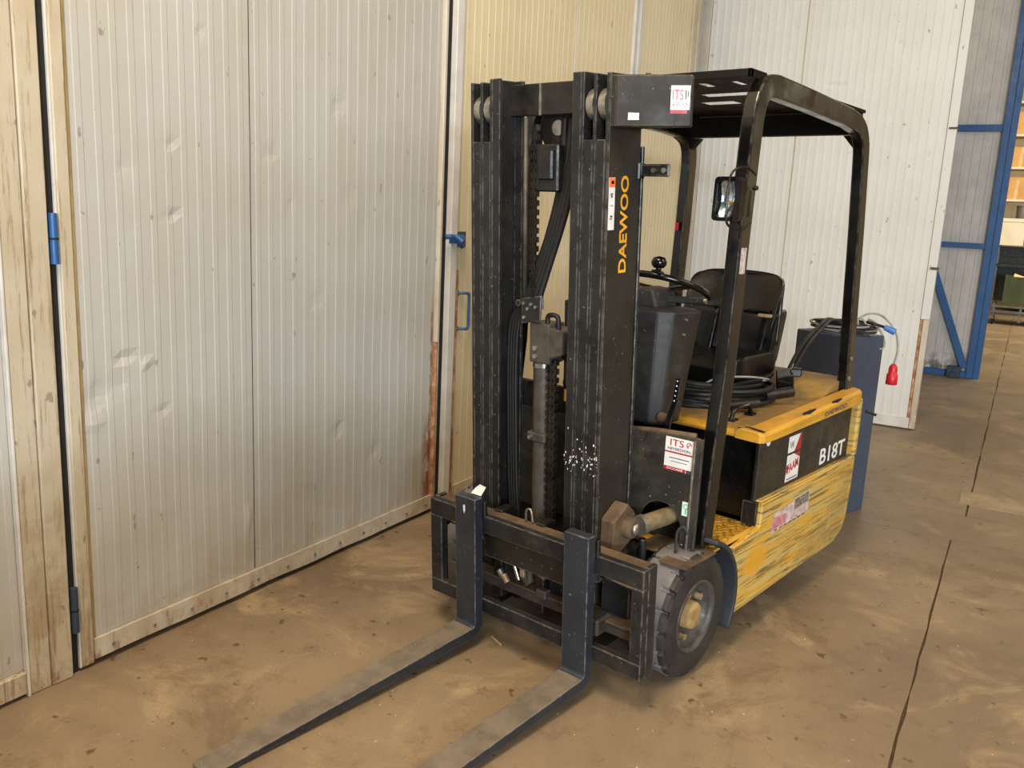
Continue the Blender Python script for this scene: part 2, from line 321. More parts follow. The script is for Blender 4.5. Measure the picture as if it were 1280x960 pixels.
def empty(name, loc, rz=0.0):
    o = bpy.data.objects.new(name, None); COL.objects.link(o); o.location = loc; o.rotation_euler = (0, 0, rz); o.empty_display_size = 0.1; return o
def tag(o, label, cat, group=None, kind=None):
    o['label'] = label; o['category'] = cat
    if group: o['group'] = group
    if kind: o['kind'] = kind
    return o
def struct(o, label=None):
    o['kind'] = 'structure'
    if label: o['label'] = label
    return o
def text_mesh(name, body, size, m, M4, parent=None, extrude=0.0004, xs=1.0, bold=0.0, fit=None):
    """text laid in local xy, fitted to fit=(width,height), centred, mapped by M4"""
    cu = bpy.data.curves.new(name, 'FONT'); cu.body = body; cu.size = size; cu.extrude = extrude; cu.align_x = 'CENTER'; cu.align_y = 'CENTER'; cu.offset = bold; cu.resolution_u = 3
    to = bpy.data.objects.new('tmp', cu); COL.objects.link(to)
    dg = bpy.context.evaluated_depsgraph_get(); me = bpy.data.meshes.new_from_object(to.evaluated_get(dg))
    bpy.data.objects.remove(to); bpy.data.curves.remove(cu)
    xs_ = [v.co.x for v in me.vertices]; ys_ = [v.co.y for v in me.vertices]
    cx, cy = (min(xs_) + max(xs_)) / 2, (min(ys_) + max(ys_)) / 2
    fx = fy = 1.0
    if fit: fx = fit[0] / (max(xs_) - min(xs_)); fy = fit[1] / (max(ys_) - min(ys_))
    for v in me.vertices: v.co = Vector(((v.co.x - cx) * fx, (v.co.y - cy) * fy, v.co.z))
    me.transform(M4); me.materials.clear(); me.materials.append(m); me.name = name
    o = bpy.data.objects.new(name, me); COL.objects.link(o)
    if parent: o.parent = parent
    return o
def frame(c, ex, ey):
    ex, ey = Vector(ex).normalized(), Vector(ey).normalized(); ez = ex.cross(ey)
    M = Matrix((ex, ey, ez)).transposed().to_4x4(); M.translation = Vector(c); return M
def smooth_path(pts, n=8):
    pts = [Vector(p) for p in pts]; P = [pts[0]] + pts + [pts[-1]]; out = []
    for i in range(1, len(P) - 2):
        a, b, c, d = P[i - 1], P[i], P[i + 1], P[i + 2]
        for k in range(n):
            t = k / n
            out.append(0.5 * ((2 * b) + (c - a) * t + (2 * a - 5 * b + 4 * c - d) * t * t + (3 * b - a - 3 * c + d) * t ** 3))
    out.append(pts[-1]); return out

# ================================================================== SETTING
# floor: base plus separate slabs with recessed joints (building coordinates; local x = s, local y = -d)
FR = struct(empty('floor', W0, ROTB))
def slab(s0, s1, d0, d1, name='concrete_slab', z=0.0, m=FLOORM, th=0.04, jit=0.004, seed=0):
    rnd = random.Random(seed); mb = MB(); pts = []
    def run(a, b, n, fixed, axis):
        out = []
        for i in range(n):
            t = a + (b - a) * i / n; j = rnd.uniform(-jit, jit) if i else 0
            out.append((t, fixed + j) if axis == 's' else (fixed + j, t))
        return out
    n1 = max(2, min(80, int(abs(s1 - s0) / 0.06))); n2 = max(2, min(60, int(abs(d1 - d0) / 0.06)))
    pts = run(s0, s1, n1, d0, 's') + run(d0, d1, n2, s1, 'd') + run(s1, s0, n1, d1, 's') + run(d1, d0, n2, s0, 'd')
    mb.prism([(p[0], -p[1]) for p in pts], z - th, z, 'z')
    return mb.obj(name, m, FR)
MB().box(-9, 24, -11, 1.5, -0.12, -0.006).obj('joint_bed', JOINTM, FR)
slab(-8.9, 3.400, -1.4, 2.450, seed=1)
slab(-8.9, 3.396, 2.457, 10.9, seed=2)
slab(3.404, 3.890, -1.4, 10.9, seed=3, jit=0.006)
slab(3.896, 23.9, -1.4, 2.492, seed=4)
slab(3.896, 23.9, 2.500, 10.9, seed=5)
slab(4.13, 4.45, 2.44, 3.6, 'screed_patch', z=0.003, m=PATCHM, th=0.003, jit=0.006, seed=6)

# hall walls and roof outside the view
def hall(name, s0, s1, d0, d1, z0, z1, m=PLASTER):
    mb = MB().box(s0, s1, -d1, -d0, z0, z1); o = mb.obj(name, m); o.location = BP(0, 0); o.rotation_euler = (0, 0, ROTB); return struct(o)
hall('wall_left', -9, 5.62, -0.35, -0.14, 0, 6.5)
hall('wall_far', 24, 24.2, -1.5, 11, 0, 6.5)
hall('wall_left_rear', 9.6, 24, -1.45, -1.3, 0, 6.5)
hall('ceiling', -9, 24, -1.5, 11, 6.5, 6.6)
hall('wall_shade_blocker', -7.0, -1.9, 3.05, 3.15, 0, 1.34)  # unseen wall added behind the camera to darken the foot of the left wall
hall('wall_right', -9, 24, 11, 11.2, 0, 6.5)

# ribbed leaves
def rib_profile(a, b, pitch=0.065, off=0.02, h=0.0016, w=0.020, sl=0.0035):
    P = [(a, 0.0)]; x = a + off
    while x + w + 2 * sl < b:
        P += [(x, 0.0), (x + sl, h), (x + sl + w, h), (x + 2 * sl + w, 0.0)]; x += pitch
    P.append((b, 0.0)); return P
def rib_panel(parent, name, m, a, b, z0, z1, y=0.0, th=0.03, dents=(), nz=None, **kw):
    P = rib_profile(a, b, **kw); nz = nz or int((z1 - z0) / 0.03); mb = MB(); n = len(P); vs = []
    for k in range(nz + 1):
        z = z0 + (z1 - z0) * k / nz
        for (x, h) in P:
            dd = h
            for (dx, dz, rx, rz, dep) in dents:
                q = ((x - dx) / rx) ** 2 + ((z - dz) / rz) ** 2
                if q < 6: dd -= dep * math.exp(-q)
            dd += 0.0018 * noise.noise(Vector((x * 2.2, z * 1.6, 3.1)))
            vs.append((x, y - dd, z))
    fs = [(k * n + i, k * n + i + 1, (k + 1) * n + i + 1, (k + 1) * n + i) for k in range(nz) for i in range(n - 1)]
    mb.add(vs, fs)
    mb.add([(a, y + th, z0), (b, y + th, z0), (b, y + th, z1), (a, y + th, z1), (a, y, z0), (b, y, z0), (b, y, z1), (a, y, z1)],
           [(1, 0, 3, 2), (4, 5, 1, 0), (5, 6, 2, 1), (6, 7, 3, 2), (7, 4, 0, 3)])
    me = bpy.data.meshes.new(name); me.from_pydata([tuple(v) for v in mb.v], [], mb.f); me.update(); me.materials.append(m)
    o = bpy.data.objects.new(name, me); COL.objects.link(o); o.parent = parent; return o

ZT = 3.9
# the far left leaf
d1 = struct(empty('door_1', BP(0, 0), ROTB), 'worn cream ribbed door leaf at the far left edge')
rib_panel(d1, 'door_panel', SHEET, -1.6, -0.185, 0.09, ZT, y=0.0)
MB().box(-0.180, -0.108, -0.016, 0.05, 0.0, ZT).box(-0.106, -0.034, -0.020, 0.05, 0.0, ZT).obj('door_frame', FRAMEM, d1, bevel=0.004)
MB().box(-0.190, -0.181, -0.022, 0.0, 0.0, ZT).obj('edge_strip', POST, d1, bevel=0.002)
MB().box(-1.6, -0.19, -0.018, 0.04, 0.012, 0.088).obj('bottom_rail', FRAMEM, d1, bevel=0.004)
# second leaf, the big cream one
d2 = struct(empty('door_2', BP(0, 0), ROTB), 'big cream ribbed door leaf with dents and rust at its foot')
dn1 = [(0.43, 1.80, .02, .012, .010), (0.455, 1.79, .012, .01, -.006), (0.43, 1.55, .02, .015, .006), (0.56, 2.17, .015, .015, .005), (0.22, 1.06, .035, .012, .008), (0.27, 1.05, .02, .01, .009), (0.30, 1.03, .016, .012, -.007),
       (0.12, .95, .04, .05, .009), (0.09, .86, .05, .03, -.006), (0.2, .98, .03, .03, .005), (0.36, .85, .02, .02, .006), (0.39, .34, .02, .09, .004), (0.75, .33, .015, .05, -.009), (.25, 1.7, .03, .03, .004), (.66, 1.32, .05, .008, .003), (.5, .55, .2, .2, .006), (.2, .5, .15, .15, -.005)]
dn2 = [(1.28, 2.02, .02, .04, .008), (1.0, 1.6, .02, .03, .004), (1.15, 1.2, .03, .03, .004), (1.3, .60, .03, .03, .008), (1.55, .44, .03, .04, .006), (1.45, 1.5, .04, .1, .004), (.87, .62, .06, .006, .005), (1.75, 1.0, .04, .08, .003), (1.1, .3, .2, .1, .005), (1.6, .9, .2, .2, .004), (.9, 1.8, .03, .02, .005), (1.35, 1.65, .02, .05, .004)]
rib_panel(d2, 'door_panel', SHEET, 0.062, 0.786, 0.10, ZT, dents=dn1)
rib_panel(d2, 'door_panel', SHEET, 0.794, 2.015, 0.10, ZT, dents=dn2)
MB().box(0.784, 0.796, 0.004, 0.03, 0.1, ZT).obj('panel_seam', DARK, d2)
MB().box(0.004, 0.048, -0.014, 0.05, 0.012, ZT).obj('door_frame', FRAMEM, d2, bevel=0.004)
MB().box(-0.004, 0.0035, -0.010, 0.05, 0.012, ZT).obj('edge_strip', POST, d2, bevel=0.001)
MB().box(0.0485, 0.0615, -0.006, 0.03, 0.10, ZT).obj('seal_strip', OLIVE, d2, bevel=0.002)
MB().box(2.018, 2.036, -0.022, 0.05, 0.93, ZT).obj('edge_strip', FRAMEW, d2, bevel=0.003)
MB().box(2.019, 2.035, -0.018, 0.05, 0.012, 0.928).obj('rusted_strip', RUSTP, d2, bevel=0.003)
MB().box(2.037, 2.064, -0.006, 0.05, 0.012, ZT).obj('door_frame', FRAMEW, d2, bevel=0.003)
def kick(parent, a, b, m, y0=-0.014, top=0.098):
    mb = MB(); n = 60; vs = []
    for i in range(n + 1):
        x = a + (b - a) * i / n; w = 0.004 * noise.noise(Vector((x * 5, 1, 2))); lo = 0.024 + 0.004 * noise.noise(Vector((x * 3, 7, 2)))
        vs += [(x, y0 + w, lo), (x, y0 + w * 0.5, top), (x, y0 + 0.03, top), (x, y0 + 0.03, lo)]
    fs = [(i * 4 + k, i * 4 + (k + 1) % 4, i * 4 + 4 + (k + 1) % 4, i * 4 + 4 + k) for i in range(n) for k in range(4)] + [(0, 1, 2, 3), (n * 4 + 3, n * 4 + 2, n * 4 + 1, n * 4)]
    mb.add(vs, fs); return mb.obj('bottom_rail', m, parent)
kick(d2, 0.05, 2.017, FRAMEW)
for i in range(12):
    x = 0.12 + i * 0.168
    MB().cyl((x, -0.012, 0.055), (x, -0.020, 0.055), 0.006, n=8).obj('rivet', SILVER, d2)
MB().box(-1.6, 2.1, 0.03, 0.06, 0.0, 0.1).obj('floor_gap_shade', DARK, d2)  # dark strip standing in for the shadow under the bottom rails
def hinge(par, s, z0, z1, m):
    h = MB().cyl((s, -0.018, z0), (s, -0.018, z1), 0.0125, n=14).obj('hinge', m, par)
    MB().cyl((s, -0.018, (z0 + z1) / 2 - 0.003), (s, -0.018, (z0 + z1) / 2 + 0.003), 0.0135, n=14).obj('hinge_joint', DARK, h)
hinge(d2, -0.018, 1.39, 1.545, BLUEPNT); hinge(d2, -0.018, 0.155, 0.315, BLUEDK)
# third leaf behind the truck
d3 = struct(empty('door_3', BP(0, 0), ROTB), 'tan ribbed door leaf behind the mast, with blue pull handle')
MB().box(2.104, 2.165, -0.030, 0.05, 0.012, ZT).obj('edge_post', POST, d3, bevel=0.003)
MB().box(2.166, 2.205, -0.010, 0.05, 0.012, ZT).obj('door_frame', RUSTP if False else FRAMEW, d3, bevel=0.003)
MB().box(2.196, 2.208, -0.016, 0.0, 0.012, 1.30).obj('rusted_strip', RUSTP, d3, bevel=0.002)
rib_panel(d3, 'door_panel', SHEETC, 2.21, 3.43, 0.10, ZT, nz=60)
rib_panel(d3, 'door_panel', SHEETC, 3.44, 4.29, 0.10, ZT, nz=60)
MB().box(3.428, 3.442, -0.002, 0.02, 0.1, ZT).obj('seam_strip', POST, d3)
MB().box(4.295, 4.330, -0.016, 0.05, 0.012, ZT).obj('edge_post', POST, d3, bevel=0.003)
kick(d3, 2.21, 4.29, FRAMEW)
for z in (1.175, 0.985): MB().cyl((2.215, -0.004, z), (2.215, -0.012, z), 0.014, n=12).obj('handle_foot', RUSTY, d3)
MB().tube(smooth_path([(2.215, -0.006, 1.175), (2.245, -0.045, 1.176), (2.262, -0.05, 1.165), (2.264, -0.05, 1.08), (2.262, -0.05, 0.995), (2.245, -0.045, 0.984), (2.215, -0.006, 0.985)], 5), 0.0075, n=10).obj('pull_handle', BLUEPNT, d3)
lt = MB().box(2.185, 2.255, -0.022, -0.014, 1.42, 1.50).obj('latch', BLUEDK, d3, bevel=0.002)
MB().cyl((2.10, -0.045, 1.462), (2.19, -0.045, 1.462), 0.020, n=16).box(2.10, 2.20, -0.047, -0.02, 1.44, 1.485).obj('latch_barrel', BLUEPNT, lt, bevel=0.002)
MB().cyl((2.115, -0.055, 1.475), (2.115, -0.10, 1.448), 0.018, 0.014, n=14).tube([(2.03, -0.05, 1.475), (2.06, -0.07, 1.478), (2.12, -0.075, 1.45), (2.15, -0.07, 1.425)], 0.012).obj('latch_bolt', BLUEPNT, lt)
MB().cyl((2.235, -0.022, 1.46), (2.235, -0.03, 1.46), 0.006, n=8).obj('bolt', SILVER, lt)
# fourth leaf
d4 = struct(empty('door_4', BP(0, 0), ROTB), 'tan ribbed door leaf further back behind the driver guard')
MB().box(4.36, 4.405, -0.026, 0.05, 0.012, ZT).obj('edge_post', POST, d4, bevel=0.003)
MB().box(4.332, 4.350, -0.006, 0.03, 0.6, 3.2).obj('blue_insert', BLUEPNT, d4)
rib_panel(d4, 'door_panel', SHEETC, 4.41, 5.44, 0.10, ZT, nz=40)
MB().box(5.445, 5.53, -0.02, 0.05, 0.012, ZT).obj('door_frame', FRAMEM, d4, bevel=0.003)
MB().box(5.535, 5.60, -0.03, 0.05, 0.012, ZT).obj('edge_post', FRAMEM, d4, bevel=0.003)
kick(d4, 4.41, 5.44, FRAMEW)
MB().box(2.07, 2.10, 0.0, 0.05, 0, ZT).box(4.33, 4.36, 0.0, 0.05, 0, ZT).box(-0.034, -0.004, 0.0, 0.05, 0, ZT).box(-1.6, 5.62, 0.05, 0.14, 0, ZT).obj('dark_backing', DARK, d4)
# white leaf standing open, facing the camera (local x along d)
ROTL = math.atan2(N.y, N.x)
d5 = struct(empty('door_5', BP(6.068, 0), ROTL), 'white ribbed door leaf standing open behind the truck')
rib_panel(d5, 'door_panel', SHEETW, -0.045, 0.765, 0.10, ZT, dents=[(.45, 2.5, .03, .03, .006), (.2, 2.9, .02, .02, .006), (.3, 1.45, .02, .02, .006)], off=0.03)
rib_panel(d5, 'door_panel', SHEETW, 0.777, 1.915, 0.10, ZT, dents=[(1.05, 2.75, .06, .012, .008), (1.5, 3.05, .025, .02, .01), (1.35, 3.25, .02, .01, .008), (1.6, 1.3, .03, .03, .005)], off=0.03)
MB().box(0.765, 0.777, 0.002, 0.03, 0.1, ZT).obj('panel_seam', FRAMEM, d5)
MB().box(-0.155, -0.05, -0.010, 0.05, 0.012, ZT).obj('door_frame', FRAMEW, d5, bevel=0.003)
MB().box(1.918, 1.985, -0.012, 0.05, 0.92, ZT).obj('door_frame', SHEETW, d5, bevel=0.003)
MB().box(1.918, 1.938, -0.002, 0.05, 0.03, 0.92).obj('rusted_strip', RUSTP, d5)
MB().box(1.940, 1.985, -0.012, 0.05, 0.012, 0.918).obj('edge_post', FRAMEW, d5, bevel=0.004)
MB().box(-0.05, 1.938, -0.016, 0.05, 0.012, 0.10).obj('bottom_rail', POST, d5, bevel=0.004)
MB().box(1.94, 2.0, -0.020, -0.010, 1.32, 1.34).box(1.93, 2.0, -0.02, -0.01, 2.40, 2.415).obj('tie_bracket', RUSTY, d5)
# blue framed leaf further back
d6 = struct(empty('door_6', BP(9.403, 0), ROTL), 'blue framed door leaf with milky sheet seen from behind')
MB().box(2.165, 2.235, -0.05, 0.05, 0.0, 5.2).obj('frame_post', BLUEPNT, d6, bevel=0.004)
MB().box(2.235, 2.30, -0.02, 0.05, 0.0, 5.2).obj('frame_post', BLUEPNT, d6, bevel=0.004)
MB().box(-0.2, -0.1, -0.05, 0.05, 0.0, 5.2).obj('frame_post', BLUEPNT, d6, bevel=0.004)
for z0, z1 in ((0.0, 0.07), (1.455, 1.515), (2.715, 2.785), (5.13, 5.2)):
    MB().box(-0.1, 2.165, -0.045, 0.03, z0, z1).obj('cross_rail', BLUEPNT, d6, bevel=0.003)
MB().obox(((1.60 + 2.14) / 2, -0.035, 0.76), (0.27, 0, -0.65), (0, 0.012, 0), (0.035, 0, 0.0145)).obj('diagonal_brace', BLUEPNT, d6, bevel=0.003)
MB().box(1.97, 2.11, -0.11, -0.05, 0.0, 0.13).box(2.0, 2.08, -0.13, -0.1, 0.0, 0.06).obj('floor_bolt', BLUEDK, d6, bevel=0.006)
for z0, z1 in ((0.07, 1.455), (1.515, 2.715), (2.785, 5.13)):
    rib_panel(d6, 'milky_sheet', MILKY, -0.1, 2.165, z0, z1, y=0.02, th=0.01, nz=8, pitch=0.09, w=0.03, h=0.006, off=0.02)

# ================================================================== TRUCK
TR = tag(empty('forklift', (0, 0, 0)), 'small black and yellow electric forklift with tall black mast and lowered forks', 'forklift')
th = 0.062; ct, st_ = math.cos(th), math.sin(th)
def mx(p):
    v, dz = p.y, p.z - 0.2
    return Vector((p.x, v * ct - dz * st_, 0.2 + dz * ct + v * st_))
def Mb(): return MB(mx)
MC = -0.032; WT = 2.066; VF = -0.245
def rail(side, k, notch):
    """k=0 outer ... 2 inner; C channel open to the middle"""
    xo = MC + side * (0.294 - 0.0468 * k); xi = xo - side * 0.0462; web = xo - side * 0.012
    vf = VF + 0.002 * (2 - k); vr = vf + (0.188 if k == 0 else 0.135); w1 = WT + (0.008 if k == 2 else 0); w0 = 0.09 if k else 0.07
    a, b = sorted((xo, web)); mb = Mb().box(a, b, vf, vr, w0, w1)
    a, b = sorted((web, xi)); mb.box(a, b, vf, vf + 0.014, w0, 1.868 if notch else w1); mb.box(a, b, vr - 0.014, vr, w0, w1)
    return mb.obj('mast_rail', [MASTM if side < 0 or k else MASTM], TR, bevel=0.003, seg=2)
for side in (-1, 1):
    for k in range(3): rail(side, k, k < 2)
    for k in (0, 1):
        xc = MC + side * (0.294 - 0.0468 * k - 0.029)
        r = Mb().cyl((xc - 0.013, VF + 0.052, 1.975), (xc + 0.013, VF + 0.052, 1.975), 0.050, n=32).obj('mast_roller', SILVER, TR, bevel=0.004)
        Mb().cyl((xc - 0.015, VF + 0.052, 1.975), (xc + 0.015, VF + 0.052, 1.975), 0.018, n=16).obj('roller_pin', GREASE, r)
# painted outer web of the right hand rail
XO = MC + 0.294
web = Mb().box(XO, XO + 0.004, VF + 0.006, VF + 0.186, 0.07, WT).obj('mast_side_plate', WEB, TR, bevel=0.001)
Mb().box(XO - 0.03, XO + 0.012, VF + 0.186, VF + 0.200, 0.3, 1.85).obj('mast_rear_strip', BLK, TR, bevel=0.002)
Mb().box(MC - 0.25, MC + 0.25, -0.150, -0.125, 1.955, 2.060).obj('mast_crossbar', GREASE, TR, bevel=0.003)
Mb().box(-0.088, -0.080, -0.154, -0.15, 1.955, 2.058).obj('weld_strip', SILVER, TR)
Mb().box(MC - 0.26, MC + 0.26, -0.10, -0.075, 0.9, 1.0).obj('mast_crossbar', GREASE, TR, bevel=0.003)
Mb().box(MC - 0.26, MC + 0.26, -0.12, -0.075, 0.12, 0.30).obj('mast_crossbar', GREASE, TR, bevel=0.003)
# lettering and decals on the mast side
def side_dec(name, v0, v1, w0, w1, m, lift=0.0012):
    x = XO + 0.004 + lift; return Mb().box(x - 0.0006, x, v0, v1, w0, w1).obj(name, m, TR)
tx = Mb()
def map_side(c):   # local x -> up the mast, local y -> forwards (-v)
    v, w = c; p = mx(Vector((XO + 0.0055, v, w))); up = mx(Vector((0, 0, 1.2))) - mx(Vector((0, 0, 0.2))); fw = mx(Vector((0, -1, 0.2))) - mx(Vector((0, 0, 0.2))); return frame(p, up, fw)
text_mesh('gold_lettering', 'DAEWOO', 0.06, GOLD, map_side((-0.146, 1.602)), TR, fit=(0.312, 0.044), bold=0.0012)
dc = side_dec('load_decal', VF + 0.010, VF + 0.044, 1.588, 1.752, WHITE)
for (v0, v1, w0, w1, m) in ((VF + .011, VF + .043, 1.722, 1.751, ORANGE), (VF + .022, VF + .036, 1.732, 1.742, INK), (VF + .018, VF + .034, 1.700, 1.703, INK), (VF + .022, VF + .030, 1.690, 1.699, INK), (VF + .018, VF + .036, 1.664, 1.666, INK), (VF + .016, VF + .032, 1.622, 1.625, INK), (VF + .020, VF + .032, 1.628, 1.634, INK)):
    x = XO + 0.0062; Mb().box(x - 0.0004, x, v0, v1, w0, w1).obj('print', m, dc)
# angled box at the mast head
fp = [(XO + 0.002, -0.240), (XO + 0.026, -0.242), (XO + 0.046, -0.226), (XO + 0.205, -0.095), (XO + 0.190, -0.06), (XO + 0.002, -0.06)]
hb = Mb().prism(fp, 1.905, 2.058, 'z').obj('mast_head_box', WEB, TR, bevel=0.004)
fA, fB = Vector((XO + 0.046, -0.226)), Vector((XO + 0.205, -0.095)); fd = (fB - fA).normalized(); fn = Vector((fd.y, -fd.x))
def on_box(t, w, lift=0.001):
    q = fA + (fB - fA) * t + fn * lift; return mx(Vector((q.x, q.y, w)))
def box_patch(name, t0, t1, w0, w1, m, lift, par):
    a, b, c, d = on_box(t0, w0, lift), on_box(t1, w0, lift), on_box(t1, w1, lift), on_box(t0, w1, lift); e = Vector((fn.x, fn.y, 0)) * -0.0006
    return MB().add([a, b, c, d, a + e, b + e, c + e, d + e], [(0, 1, 2, 3), (7, 6, 5, 4), (0, 4, 5, 1), (1, 5, 6, 2), (2, 6, 7, 3), (3, 7, 4, 0)]).obj(name, m, par)
def its_sticker(place, par, size_text=True):
    pass
s1 = box_patch('dealer_sticker', 0.68, 0.965, 1.955, 2.026, WHITE, 0.001, TR)
s1['label'] = 'small white dealer sticker on the mast head box'
box_patch('red_band', 0.68, 0.93, 1.944, 1.954, DRED, 0.001, s1)
FB = lambda t, w: frame(on_box(t, w, 0.0014), Vector((fd.x, fd.y, 0)), mx(Vector((0, 0, 1.2))) - mx(Vector((0, 0, 0.2))))
text_mesh('print', 'ITS', 0.03, INKR, FB(0.785, 1.999), s1, fit=(0.033, 0.030))
text_mesh('print', 'HEVERDION', 0.01, INK, FB(0.82, 1.970), s1, fit=(0.052, 0.013))
box_patch('emblem', 0.892, 0.912, 1.986, 2.013, INK, 0.0014, s1); box_patch('emblem', 0.925, 0.942, 1.992, 2.010, INK, 0.0014, s1)
box_patch('grey_label', 0.06, 0.22, 1.925, 1.946, SILVER, 0.001, TR)
# small bolted bracket on the mast
bk = Mb().box(XO - 0.005, XO + 0.012, -0.075, -0.04, 1.745, 1.80).box(XO, XO + 0.115, -0.062, -0.050, 1.755, 1.795).obj('mast_bracket', BLK, TR, bevel=0.004)
for x in (XO + 0.062, XO + 0.10): Mb().cyl((x, -0.062, 1.775), (x, -0.072, 1.775), 0.009, n=6).obj('bolt', SILVER, bk)

# pulley, chains, hoses and cylinder inside the mast
pu = Mb().lathe([(0.012, -0.016), (0.072, -0.016), (0.084, -0.012), (0.086, -0.010), (0.074, 0), (0.086, 0.010), (0.084, 0.012), (0.072, 0.016), (0.012, 0.016), (0.012, -0.016)], (-0.045, -0.080, 1.915), 'y', 40).obj('chain_pulley', GREASE, TR)
Mb().cyl((-0.045, -0.102, 1.915), (-0.045, -0.05, 1.915), 0.026, n=20).obj('pulley_pin', SILVER, pu)
def chain(u, v, w0, w1, wd=0.026):
    mb = Mb(); k = 0; w = w0
    while w < w1:
        if k % 2: mb.box(u - wd / 2, u - wd / 2 + 0.006, v - 0.011, v + 0.011, w, w + 0.020).box(u + wd / 2 - 0.006, u + wd / 2, v - 0.011, v + 0.011, w, w + 0.020).box(u - 0.003, u + 0.003, v - 0.011, v + 0.011, w, w + 0.020)
        else: mb.box(u - wd / 2 + 0.007, u + wd / 2 - 0.007, v - 0.007, v + 0.007, w - 0.004, w + 0.024)
        w += 0.016; k += 1
    return mb.obj('lift_chain', GREASE, TR)
chain(-0.112, -0.14, 1.25, 1.92, 0.024)
chain(0.010, -0.175, 0.25, 1.11, 0.040)
Mb().box(-0.105, -0.005, -0.15, -0.10, 1.70, 1.86).box(-0.085, -0.02, -0.165, -0.14, 1.74, 1.84).obj('cylinder_head', GREASE, TR, bevel=0.006)
hp = [[(0.075, -0.10, 1.955), (0.068, -0.11, 1.88), (0.012, -0.12, 1.64), (-0.06, -0.13, 1.42), (-0.10, -0.14, 1.29)], [(-0.015, -0.10, 1.955), (-0.02, -0.11, 1.74), (-0.06, -0.12, 1.56), (-0.11, -0.13, 1.42), (-0.155, -0.14, 1.30)], [(0.035, -0.10, 1.955), (0.02, -0.11, 1.80), (-0.03, -0.12, 1.60), (-0.09, -0.13, 1.42), (-0.13, -0.14, 1.30)],
      [(0.055, -0.11, 1.955), (0.045, -0.11, 1.86), (-0.01, -0.12, 1.62), (-0.075, -0.13, 1.42), (-0.115, -0.14, 1.30)],
      [(0.015, -0.10, 1.955), (-0.0, -0.11, 1.76), (-0.05, -0.12, 1.58), (-0.10, -0.13, 1.42), (-0.15, -0.14, 1.30)]]
for p in hp: Mb().tube(smooth_path(p), 0.013, n=10).obj('hydraulic_hose', RUB, TR)
Mb().tube([(-0.148, -0.15, 1.95), (-0.148, -0.15, 1.30)], 0.008, n=12).obj('guide_rod', CYL, TR)
Mb().cyl((-0.055, -0.150, 0.15), (-0.055, -0.150, 1.23), 0.036, n=28).obj('lift_cylinder', CYL, TR)
Mb().cyl((-0.055, -0.150, 1.08), (-0.055, -0.150, 1.095), 0.038, n=28).obj('cylinder_ring', CHROME, TR)
cl = Mb().box(-0.098, -0.012, -0.192, -0.105, 0.80, 0.835).obj('cylinder_clamp', CYL, TR, bevel=0.006)
Mb().cyl((-0.075, -0.192, 0.818), (-0.075, -0.204, 0.818), 0.008, n=6).obj('bolt', SILVER, cl)
hd = Mb().box(-0.085, 0.006, -0.195, -0.105, 1.10, 1.245).prism([(0.0, 1.235), (0.060, 1.225), (0.060, 1.14), (0.0, 1.12)], -0.19, -0.11, 'y').obj('cylinder_top_block', CYL, TR, bevel=0.006, seg=2)
for w in (1.125, 1.155): Mb().cyl((-0.055, -0.195, w), (-0.055, -0.204, w), 0.009, n=10).obj('bolt', SILVER, hd)
Mb().tube(smooth_path([(-0.02, -0.17, 1.235), (-0.018, -0.17, 1.272), (0.022, -0.17, 1.272), (0.028, -0.17, 1.225)], 6), 0.009, n=8).obj('hose_bow', RUB, hd)
br = Mb().obox((-0.072, -0.20, 1.292), (0.044, 0, 0.008), (0, 0.004, 0), (0.002, 0, 0.046)).obox((-0.125, -0.13, 1.308), (0.05, 0, 0.006), (0, 0.004, 0), (-0.002, 0, 0.030)).cyl((-0.135, -0.2, 1.31), (-0.135, -0.13, 1.31), 0.012, n=12).obj('hose_bracket', BLK, TR, bevel=0.002)
for (u, w) in ((-0.104, 1.312), (-0.070, 1.312), (-0.050, 1.304), (-0.086, 1.294), (-0.102, 1.262)): Mb().cyl((u, -0.203, w), (u, -0.210, w), 0.006, n=8).obj('bolt', SILVER, br)
for i in range(4):
    dx = i * 0.012
    Mb().tube(smooth_path([(-0.112 - dx * 0.6, -0.165, 1.30), (-0.150 - dx, -0.175, 1.24), (-0.168 - dx, -0.17, 1.10), (-0.172 - dx, -0.165, 0.9), (-0.165 - dx, -0.165, 0.6), (-0.150 - dx, -0.165, 0.45)]), 0.0085, n=8).obj('hydraulic_hose', RUB, TR)
p2 = Mb().lathe([(0.01, -0.014), (0.058, -0.014), (0.064, -0.010), (0.054, 0), (0.064, 0.010), (0.058, 0.014), (0.01, 0.014)], (0.055, -0.12, 1.165), 'y', 32).obj('chain_pulley', GREASE, TR)
Mb().cyl((0.055, -0.14, 1.165), (0.055, -0.09, 1.165), 0.014, n=12).obj('pulley_pin', GREASE, p2)
Mb().tube(smooth_path([(0.09, -0.12, 1.14), (0.082, -0.12, 1.05), (0.066, -0.12, 0.98), (0.070, -0.12, 0.90)]), 0.014, n=8).obj('hydraulic_hose', RUB, TR)
fl = Mb().lathe([(0.0, 0.03), (0.014, 0.025), (0.02, 0.0), (0.016, -0.02), (0.0, -0.025)], (0.045, -0.13, 1.035), 'z', 16).obj('valve_cap', GREASE, TR)
Mb().cyl((0.045, -0.13, 0.965), (0.045, -0.13, 1.005), 0.0145, n=14).obj('yellow_collar', YELC, TR)
Mb().cyl((0.06, -0.09, 0.60), (0.06, -0.09, 0.93), 0.028, n=20).obj('lift_cylinder', CYL, TR)

